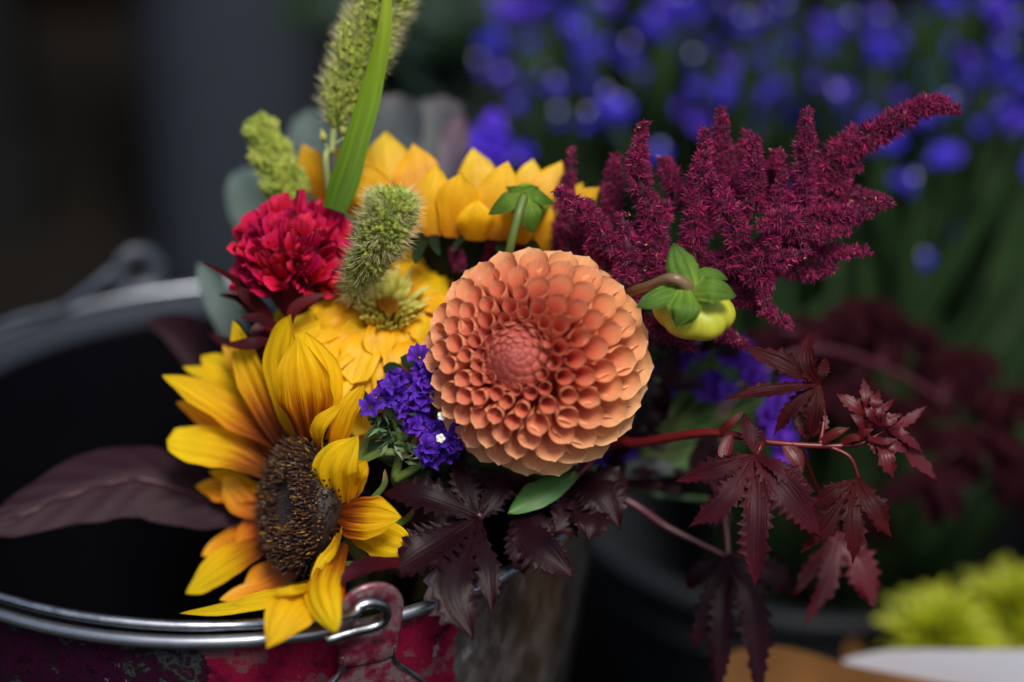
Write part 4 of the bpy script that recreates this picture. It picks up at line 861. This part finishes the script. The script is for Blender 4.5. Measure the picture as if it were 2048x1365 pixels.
def kale():
    d0 = 1.15; S = thing('ornamental_kale', 'blurred grey-green ornamental kale leaves behind the golden sunflower', 'kale', W(760, 420, d0))
    for pts, w, mt in (([(700, 420), (650, 320, 4), (620, 215, 6)], 120, 'glaucous'), ([(540, 500), (505, 420, 2), (490, 335, 0)], 96, 'glaucous'), ([(600, 440), (590, 360, 4), (580, 290, 10)], 110, 'glaucous'), ([(760, 420), (770, 300, 6), (800, 188, 10)], 150, 'grey_leaf'), ([(860, 420), (870, 300, 10), (885, 190, 14)], 120, 'grey_leaf'),
                       ([(880, 420, -10), (905, 310, -6), (920, 225, -4)], 60, 'pinkleaf'), ([(720, 420), (722, 290, 10), (740, 200, 18)], 110, 'glaucous')):
        if mt == 'pinkleaf' and 'pinkleaf' not in M: M['pinkleaf'] = veined('pink_kale', [(0, (.04, .035, .07)), (1, (.14, .08, .11))], vein=6)
        put('leaf', ribbon(PX(pts, d0), pxm(w, d0), CV(-.1, .2, 1), petal_profile(.62, .45, 1, 1.5), .2, 16, 9, .06), M[mt], S)
    put('stem', tube([W(760, 430, d0), W(720, 560, d0), BIND+Vector((-.02, .05, 0)), Vector((.0, .04, .03))], .004, 8, 20), M['stem_pale'], S)
    put('stalk', tube([W(760, 430, d0), W(600, 470, d0), W(470, 620, d0)], .002, 6, 16), M['stem_pale'], S)
kale()
def filler(label, spots, mat, seed, cat='foliage'):
    rs = random.Random(seed); x, y, d = spots[0]; S = thing('filler_foliage', label, cat, W(x, y, d))
    for (x, y, d) in spots:
        for j in range(4):
            a = rs.uniform(0, 6.28); L = rs.uniform(50, 95); p = [(x, y), (x+cos(a)*L*.5, y+sin(a)*L*.5, rs.uniform(-6, 2)), (x+cos(a)*L, y+sin(a)*L, rs.uniform(-4, 8))]
            put('leaf', ribbon(PX(p, d), pxm(rs.uniform(28, 46), d), CV(rs.uniform(-.3, .3), .5, .8), petal_profile(.5, .4), .2, 9, 5, .04), M[mat], S)
        put('stalk', tube([W(x, y, d), BIND+Vector((rs.uniform(-.02, .02), rs.uniform(0, .03), 0)), Vector((.03, .02, .03))], .0016, 6, 14), M['stem_dark'], S)
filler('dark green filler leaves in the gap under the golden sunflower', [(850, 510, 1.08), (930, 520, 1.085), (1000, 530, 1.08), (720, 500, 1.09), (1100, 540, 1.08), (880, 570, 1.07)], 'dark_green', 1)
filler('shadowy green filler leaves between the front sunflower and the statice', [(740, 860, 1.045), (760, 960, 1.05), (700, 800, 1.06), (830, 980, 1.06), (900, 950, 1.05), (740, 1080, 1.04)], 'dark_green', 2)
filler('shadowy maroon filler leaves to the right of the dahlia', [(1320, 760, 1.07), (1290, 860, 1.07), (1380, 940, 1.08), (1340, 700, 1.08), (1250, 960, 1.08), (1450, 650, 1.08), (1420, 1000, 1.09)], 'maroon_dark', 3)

# ------------------------------------------------------------------ statice
def floret(seed, ruff=.35):
    rs = np.random.default_rng(seed); nu, nv = 6, 24; V, U = [], []; ph = rs.uniform(0, 6.3, 5)
    for i in range(nu):
        s = i/(nu-1)
        for j in range(nv):
            a = 2*pi*j/nv; r = (.16+.84*s**1.15)*(1+.16*s*cos(5*a+ph[0])+.10*s*sin(11*a+ph[1]))
            z = .9*s-.30*s**3+s*s*ruff*(.42*sin(5*a+ph[2])+.30*sin(9*a+ph[3])+.16*sin(13*a+ph[4]))
            V.append((.5*r*cos(a), .5*r*sin(a), .62*z)); U.append((s, j/nv))
    return mesh('floret', V, grid_faces(nu, nv, True), U)
def orient(p, d, s):
    d = d.normalized(); q = d.to_track_quat('Z', 'Y') @ Quaternion((0, 0, 1), random.uniform(0, 6.28))
    return Matrix.LocRotScale(p, q, Vector((s, s, s)))
def statice_near():
    FL = [floret(k, .55) for k in range(6)]
    for m in FL: m.materials.append(M['statice'])
    d0 = .998; S = thing('statice_sprig', 'violet statice sprig with tiny white blooms tucked beside the dahlia', 'statice', W(840, 900, d0))
    rows = [((868, 738), (850, 760), 26), ((800, 770), (765, 790), 22), ((850, 790), (818, 812), 30), ((862, 845), (830, 850), 30), ((882, 890), (862, 905), 26), ((900, 870), (895, 900), 18)]
    for (x0, y0), (x1, y1), sp in rows:
        for k in range(11):
            f = random.random(); x = x0+(x1-x0)*f+random.gauss(0, sp*.55); y = y0+(y1-y0)*f+random.gauss(0, sp*.5)
            dz = random.uniform(-8, 6); dv = CV(random.gauss(-.15, .45), random.gauss(.25, .4), 1)
            inst('floret', random.choice(FL), S, orient(W(x, y, d0+dz/1000)-dv.normalized()*.003, dv, pxm(random.uniform(34, 48), d0)))
    for x, y in ((881, 877), (884, 832)):
        for k in range(5):
            a = k*1.257; c = W(x, y, d0-.013); e = RGT*cos(a)+UPV*sin(a)
            put('white_bloom_or_glint', ribbon([c, c+e*.0010-FWD*.0006, c+e*.0020], .0017, CV(0, .2, 1), petal_profile(.6, .5, 1, 1.4), .2, 5, 5), M['white'], S)
    br = []
    for pts in ([(790, 960, 14), (800, 880, 8), (780, 820, 4), (765, 800, 2)], [(800, 880, 8), (830, 860, 6), (850, 800, 6), (868, 740, 4)], [(790, 960, 14), (840, 930, 8), (870, 900, 4)]):
        put('stem', tube(PX(pts, d0), [.0022, .0016, .0012], 7, 20), M['stem'], S)
    P = []; c_ = []
    for x, y in [(random.gauss(770, 22), random.gauss(820, 16)) for _ in range(60)]+[(random.gauss(800, 20), random.gauss(870, 18)) for _ in range(70)]+[(random.gauss(840, 14), random.gauss(915, 12)) for _ in range(40)]:
        P.append(list(W(x, y, d0+random.uniform(0, .012))))
    P = np.array(P); Dn = unit(np.array([list(CV(-.3, .1, .7))])+RNG.normal(size=P.shape)*.7); cl = np.array([(.10, .17, .07)])*(.5+RNG.random((len(P), 1)))
    put('bracts', kites(P, Dn, ortho(Dn), .0058*(.6+.8*RNG.random(len(P))), .0018, cl, .35)[:2]+(None, np.repeat(cl, 4, 0)), M['attr'], S, 'stuff', smooth=False)
    for pts, w in (([(810, 780, 10), (790, 745, 10), (765, 735, 12)], 34), ([(800, 900, 10), (770, 850, 12), (735, 840, 12)], 46), ([(790, 930, 12), (760, 900, 12), (738, 880, 14)], 36), ([(860, 770, 10), (830, 730, 12), (800, 715, 14)], 36), ([(740, 830, 12), (720, 800, 14), (700, 780, 14)], 40)):
        put('leaf', ribbon(PX(pts, d0), pxm(w, d0), CV(-.2, .4, .9), petal_profile(.5, .4), .2, 10, 5, .06), M['dark_green'], S)
    stem_to_bucket(W(790, 960, d0+.014), .0022, 'stem', S)
    d0 = 1.10; S = thing('statice_sprig', 'blurred blue-violet statice sprig behind the hibiscus leaves', 'statice', W(1480, 860, d0))
    for x, y, sp, n in ((1432, 775, 24, 9), (1500, 760, 26, 7), (1470, 705, 26, 7), (1540, 830, 30, 11), (1570, 900, 18, 5), (1590, 780, 18, 5), (1330, 760, 24, 4), (1560, 860, 20, 8), (1222, 905, 26, 10), (1168, 934, 14, 4), (1380, 700, 20, 6)):
        for k in range(n):
            dv = CV(random.gauss(0, .4), random.gauss(.35, .4), 1)
            inst('floret', random.choice(FL), S, orient(W(x+random.gauss(0, sp*.6), y+random.gauss(0, sp*.6), d0+random.uniform(-.01, .01)), dv, pxm(random.uniform(34, 50), d0)))
    for x, y in ((1432, 775), (1500, 770), (1470, 705), (1540, 830), (1330, 760), (1222, 905), (1590, 780), (1380, 700), (1168, 934)):
        put('stem', tube([W(x, y, d0+.004), W((x+1300)/2, y+60, d0+.012), W(1280, 930, d0+.01)], [.0012, .0016, .002], 6, 14), M['stem'], S)
    for pts, w in (([(1300, 880), (1370, 860, 4), (1440, 820, 6)], 40), ([(1300, 900), (1370, 905, 4), (1430, 895, 6)], 44), ([(1440, 800), (1460, 760, 2), (1450, 735, 4)], 36), ([(1300, 920), (1350, 930), (1420, 920)], 36)):
        put('leaf', ribbon(PX(pts, d0+.012), pxm(w, d0), CV(0, .5, .9), petal_profile(.5, .4), .2, 10, 5, .05), M['green_leaf'], S)
    stem_to_bucket(W(1280, 930, d0+.01), .0024, 'stem', S)
statice_near()

# ------------------------------------------------------------------ charcoal bucket of statice behind
B2C = W(1650, 965, 1.44); B2R = .152
def bucket2():
    S = thing('plastic_bucket', 'charcoal plastic bucket of blue statice standing behind the maroon leaves', 'bucket', (B2C.x, B2C.y, 0))
    z = B2C.z
    put('body', revolve([(.10, .002), (.104, 0), (B2R-.004, z-.03), (B2R-.002, z), (B2R-.007, z), (B2R-.010, z-.03), (.10, .006), (.01, .004)], 96, (B2C.x, B2C.y, 0)), M['charcoal'], S)
    put('rim', ring(B2R, .006, z-.004, 120, 10, (B2C.x, B2C.y, 0)), M['charcoal'], S)
    put('band', ring(B2R-.006, .004, z-.035, 120, 8, (B2C.x, B2C.y, 0)), M['charcoal'], S)
bucket2()
def statice_far():
    heads = []
    for hseed in range(4):
        rs = np.random.default_rng(100+hseed); gs = []
        src = floret(50+hseed, .4); V0 = np.array([v.co for v in src.vertices]); F0 = [tuple(p.vertices) for p in src.polygons]; U0 = np.zeros((len(V0), 2))
        for lp in src.loops: U0[lp.vertex_index] = src.uv_layers[0].data[lp.index].uv
        for k in range(9):
            a = rs.uniform(0, 6.28); r = .0055*math.sqrt(rs.random()); d = Vector((cos(a)*r*70, sin(a)*r*70, 1)).normalized(); p = Vector((cos(a)*r*1.25, sin(a)*r*1.25, .004-r*.35+rs.uniform(-.002, .002)))
            mt = Matrix.LocRotScale(p, d.to_track_quat('Z', 'Y'), Vector((1, 1, 1))*rs.uniform(.006, .009)); m3 = np.array(mt)
            gs.append((V0@m3[:3, :3].T+m3[:3, 3], F0, U0))
        V, Fc, U, _ = join(gs); me = mesh('flower_head', V, Fc, U); me.materials.append(M['statice_far']); heads.append(me)
    spots = [(1060, 95), (985, 150), (1010, 165), (1120, 180), (1215, 205), (1100, 15), (1180, 35), (1290, 20), (1335, 85), (1235, 235), (1060, 30), (1260, 110), (1395, 170), (1470, 190), (1550, 185), (1625, 195), (1510, 215), (1440, 205), (1590, 215),
             (1640, 55), (1700, 60), (1760, 55), (1840, 60), (1885, 90), (1715, 145), (1765, 120), (1800, 195), (1860, 165), (1930, 155), (1990, 165), (2035, 185), (2010, 30), (1990, 95), (2040, 60), (1940, 270), (1890, 318), (1600, 250), (1850, 525), (1780, 290), (1500, 20), (1420, 15), (1560, 30), (1960, 20), (1350, 10), (1680, 20), (1900, 20), (1220, 20), (2060, 130), (1950, 200), (1660, 100), (1820, 110), (1880, 180),
             (1140, 60), (1300, 170), (1370, 40), (1480, 60), (1120, 130), (2050, 250), (2060, 330), (2010, 230), (2070, 90), (1830, 250), (1730, 200)]
    rs = random.Random(9); n = len(spots)
    for i, (x, y) in enumerate(spots):
        d = 1.35+.12*(1-y/320 if y < 320 else 0)+rs.uniform(-.03, .03); p = W(x, y, d)
        foot = Vector((B2C.x+rs.uniform(-.06, .06), B2C.y+rs.uniform(-.05, .07), .02))
        neck = Vector((B2C.x+(p.x-B2C.x)*.42, B2C.y+(p.y-B2C.y)*.42+.01, B2C.z)); 
        r_ = math.hypot(neck.x-B2C.x, neck.y-B2C.y)
        if r_ > .125: neck = Vector((B2C.x+(neck.x-B2C.x)*.125/r_, B2C.y+(neck.y-B2C.y)*.125/r_, B2C.z))
        S = thing('statice_plant', 'blue statice stem standing in the charcoal bucket, out of focus', 'statice', foot, 'blue statice stems in the charcoal bucket')
        st = put('stem', tube([foot, neck, neck*.4+p*.6+Vector((0, 0, -.01)), p-Vector((0, 0, .004))], [.003, .003, .0022, .0016], 6, 22), M['stem_dark'], S)
        for k in range(rs.choice((3, 4, 4, 5)) if y < 230 else 2):
            q_ = p if k == 0 else p+Vector((rs.uniform(-.026, .026), rs.uniform(-.022, .022), rs.uniform(-.03, .012)))
            dv = Vector((rs.uniform(-.5, .5), -.25+rs.uniform(-.5, .3), 1)); m = orient(q_, dv, rs.uniform(.5, .95)); inst('flower_head', heads[rs.randrange(4)], S, m)
            if rs.random() < .2: put('white_bloom_or_glint', beads(np.array([list(q_+dv.normalized()*.007-FWD*.003)]), np.array([list(dv.normalized())]), .0045, .0022, (.75, .75, .85)), M['attr'], S)  # white bead as a painted highlight, blurring to a bright disc
            if k: put('branch', tube([q_, (p+q_)/2-Vector((0, 0, .02)), p-Vector((0, 0, .045))], .0011, 5, 8), M['stem_dark'], S)
        for k in range(6):
            f_ = rs.uniform(-.1, .8); t0 = neck*(1-f_)+p*f_; e = Vector((rs.uniform(-.03, .03), rs.uniform(-.035, .03), rs.uniform(.05, .13)))
            put('leaf', ribbon([t0, t0+e*.5+Vector((0, 0, .01)), t0+e], rs.uniform(.009, .018), CV(rs.uniform(-.5, .5), .4, .8), petal_profile(.5, .4), .2, 8, 5, .05), M['bgleaf' if k % 2 else 'dark_green'], S)
def strap_bunch():
    rs = random.Random(21); base = Vector((B2C.x+.05, B2C.y+.03, .02))
    S = thing('strap_foliage', 'tall blurred green strap leaves standing among the statice stems', 'foliage', base)
    for k in range(46):
        a = rs.uniform(0, 6.28); r = .10*math.sqrt(rs.random()); nk = Vector((B2C.x+.02+r*cos(a), B2C.y+.02+r*sin(a), B2C.z)); e = Vector((rs.uniform(-.05, .17), rs.uniform(-.03, .12), rs.uniform(.09, .24)))
        put('leaf', ribbon([base, nk, nk+e*.55+Vector((0, 0, .02)), nk+e], rs.uniform(.008, .015), CV(rs.uniform(-.6, .6), .2, .9), petal_profile(.6, .5), .25, 12, 5, .03), M['bgleaf'], S)
M['bgleaf'] = veined('statice_leaf', [(0, (.009, .020, .007)), (1, (.024, .055, .017))], vein=6, thin=.15, rough=.6, spec=.12)
statice_far(); strap_bunch()
def violet_near():
    d0 = 1.27; S = thing('statice_sprig', 'single large violet-blue statice bloom peeping over the golden sunflower', 'statice', W(960, 480, d0))
    FL = [floret(70+k, .5) for k in range(3)]
    for m in FL: m.materials.append(M['statice_far'])
    for k in range(46):
        dv = CV(random.gauss(0, .5), random.gauss(.4, .4), 1); inst('floret', FL[k % 3], S, orient(W(random.gauss(966, 34), random.gauss(300, 26), d0+random.uniform(-.02, .02)), dv, random.uniform(.008, .012)))
    put('stem', tube([W(966, 310, d0), W(962, 420, d0), W(1000, 640, 1.2), BIND+Vector((0, .05, 0)), Vector((.02, .04, .03))], .0022, 6, 24), M['stem_dark'], S)
violet_near()

# ------------------------------------------------------------------ eucalyptus behind, far vase and post
def eucalyptus():
    rs = random.Random(3)
    VC = W(830, 560, 1.9); V0 = Vector((VC.x, VC.y, 0))
    P = thing('flower_pot', 'dark pot of eucalyptus half hidden behind the bouquet', 'pot', V0)
    put('body', revolve([(.06, .001), (.062, 0), (.085, .20), (.087, .215), (.081, .215), (.078, .20), (.055, .01), (.005, .008)], 48, tuple(V0)), M['charcoal'], P)
    for s, (x, y) in enumerate(((700, 20), (800, -40), (880, 60), (940, 10), (850, 150), (960, 110), (760, 110), (900, 200), (1010, 60), (640, 60))):
        top = W(x, y, 1.78+rs.uniform(-.06, .08)); foot = V0+Vector((rs.uniform(-.03, .03), rs.uniform(-.03, .03), .02))
        S = thing('eucalyptus_sprig', 'round-leaved grey-green eucalyptus stem in the dark pot, far out of focus', 'eucalyptus', foot, 'eucalyptus stems in the dark pot')
        mid = foot*.45+top*.55+Vector((0, 0, .06)); mid = foot+Vector((0, 0, .20))*1.0+(top-foot)*.2
        c = spline([foot, mid, top], 24); put('stem', tube([foot, mid, top], [.003, .0025, .0015], 6, 20), M['stem_dark'], S)
        for k in range(8, 24):
            p = Vector(c[k]); a = rs.uniform(0, 6.28); e = Vector((cos(a), sin(a)*.7, rs.uniform(.0, .5))).normalized(); L = rs.uniform(.03, .05)
            put('leaf', ribbon([p, p+e*L*.5, p+e*L], L*.8, CV(rs.uniform(-.4, .4), .5, .8), petal_profile(.55, .3, 1, 1.4), .15, 8, 5), M['glaucdark' if k % 2 else 'dark_green'], S)
M['glaucdark'] = veined('eucalyptus_leaf', [(0, (.018, .034, .027)), (1, (.034, .062, .050))], vein=5, thin=.15, rough=.6, spec=.15)
eucalyptus()
def far_things():
    c = W(470, 330, 2.15); zb = .0
    S = thing('zinc_vase', 'tall empty blue-grey zinc vase far out of focus at the back', 'vase', (c.x, c.y, 0))
    put('body', revolve([(.07, .002), (.073, 0), (.082, .75), (.085, .76), (.080, .76), (.077, .74), (.068, .01), (.005, .008)], 64, (c.x, c.y, 0)), M['zinc'], S)
    put('rim', ring(.084, .004, .76, 64, 8, (c.x, c.y, 0)), M['zinc'], S)
    c = W(10, 300, 2.25)
    p = thing('wooden_post', 'dull grey square post at the back beside the dark boards', 'post', (c.x, c.y, 0))
    put('shaft', box(c.x-.045, c.x+.025, c.y-.03, c.y+.03, 0, 1.9), M['post'], p, smooth=False); put('foot', box(c.x-.055, c.x+.035, c.y-.04, c.y+.04, 0, .06), M['post'], p, smooth=False)
far_things()

# ------------------------------------------------------------------ wrapped chrysanthemums, lower right
def wrapped():
    c = W(1850, 1330, 1.20); base = Vector((c.x+.02, c.y+.05, 0)); z0 = c.z
    S = thing('paper_wrap', 'brown kraft paper cone lined with white tissue round yellow chrysanthemums', 'paper wrap', base)
    top = [W(1432, 1330, 1.12), W(1470, 1302, 1.125), W(1540, 1292, 1.13), W(1620, 1306, 1.135), W(1700, 1330, 1.13), W(1800, 1350, 1.12), W(1930, 1372, 1.12), W(2080, 1390, 1.13)]
    def sheet(top, off, lean=Vector((0, 0, 0))):
        tp = spline(top, 30); V, U = [], []
        for i, p in enumerate(tp):
            p = Vector(p); b = Vector((base.x+(p.x-base.x)*.25, base.y+(p.y-base.y)*.3-.02, 0.002))
            for k in range(8):
                t = k/7; V.append(list(p*(1-t)+b*t+Vector((0, -.012*sin(t*pi), 0))+off)); U.append((i/29, t))
        return np.array(V), grid_faces(30, 8), np.array(U)
    put('kraft_sheet', sheet(top, Vector((0, 0, 0))), M['kraft'], S)
    t2 = [W(1690, 1338, 1.15), W(1760, 1322, 1.15), W(1850, 1318, 1.15), W(1950, 1319, 1.15), W(2080, 1318, 1.15)]
    put('tissue_sheet', sheet(t2, Vector((0, .008, 0))), M['tissue'], S)
    t3 = [W(1690, 1300, 1.30), W(1730, 1250, 1.32), W(1790, 1300, 1.34), W(1980, 1340, 1.38), W(2060, 1250, 1.36), W(2120, 1240, 1.32)]
    put('kraft_sheet', sheet(t3, Vector((0, .0, 0))), M['kraft'], S)
    for (x, y, d, lab) in ((1870, 1290, 1.26, 'fuller yellow-green chrysanthemum against the white tissue'), (2020, 1235, 1.30, 'yellow-green chrysanthemum set higher at the back of the paper wrap')):
        C = W(x, y, d); a = CV(-.05, .7, .7).normalized(); T = thing('chrysanthemum', lab, 'chrysanthemum', C)
        e1 = (RGT-a*RGT.dot(a)).normalized(); e2 = a.cross(e1)
        for k in range(110):
            th = math.acos(1-1.15*(k+.5)/110); az = k*2.39996; dv = (a*cos(th)+(e1*cos(az)+e2*sin(az))*sin(th)).normalized(); L = .032*random.uniform(.6, 1.25)*(.5+.5*min(1, th/.9))
            put('petal', ribbon([C+dv*.004, C+dv*L*.6+a*.003, C+dv*L], .0068, (a*.8-dv*.3), petal_profile(.6, .5), .4, 7, 5), M['mum'], T)
        put('stem', tube([C, C-a*.05, Vector((base.x, base.y, .02))], .003, 6, 14), M['stem'], T)
wrapped()
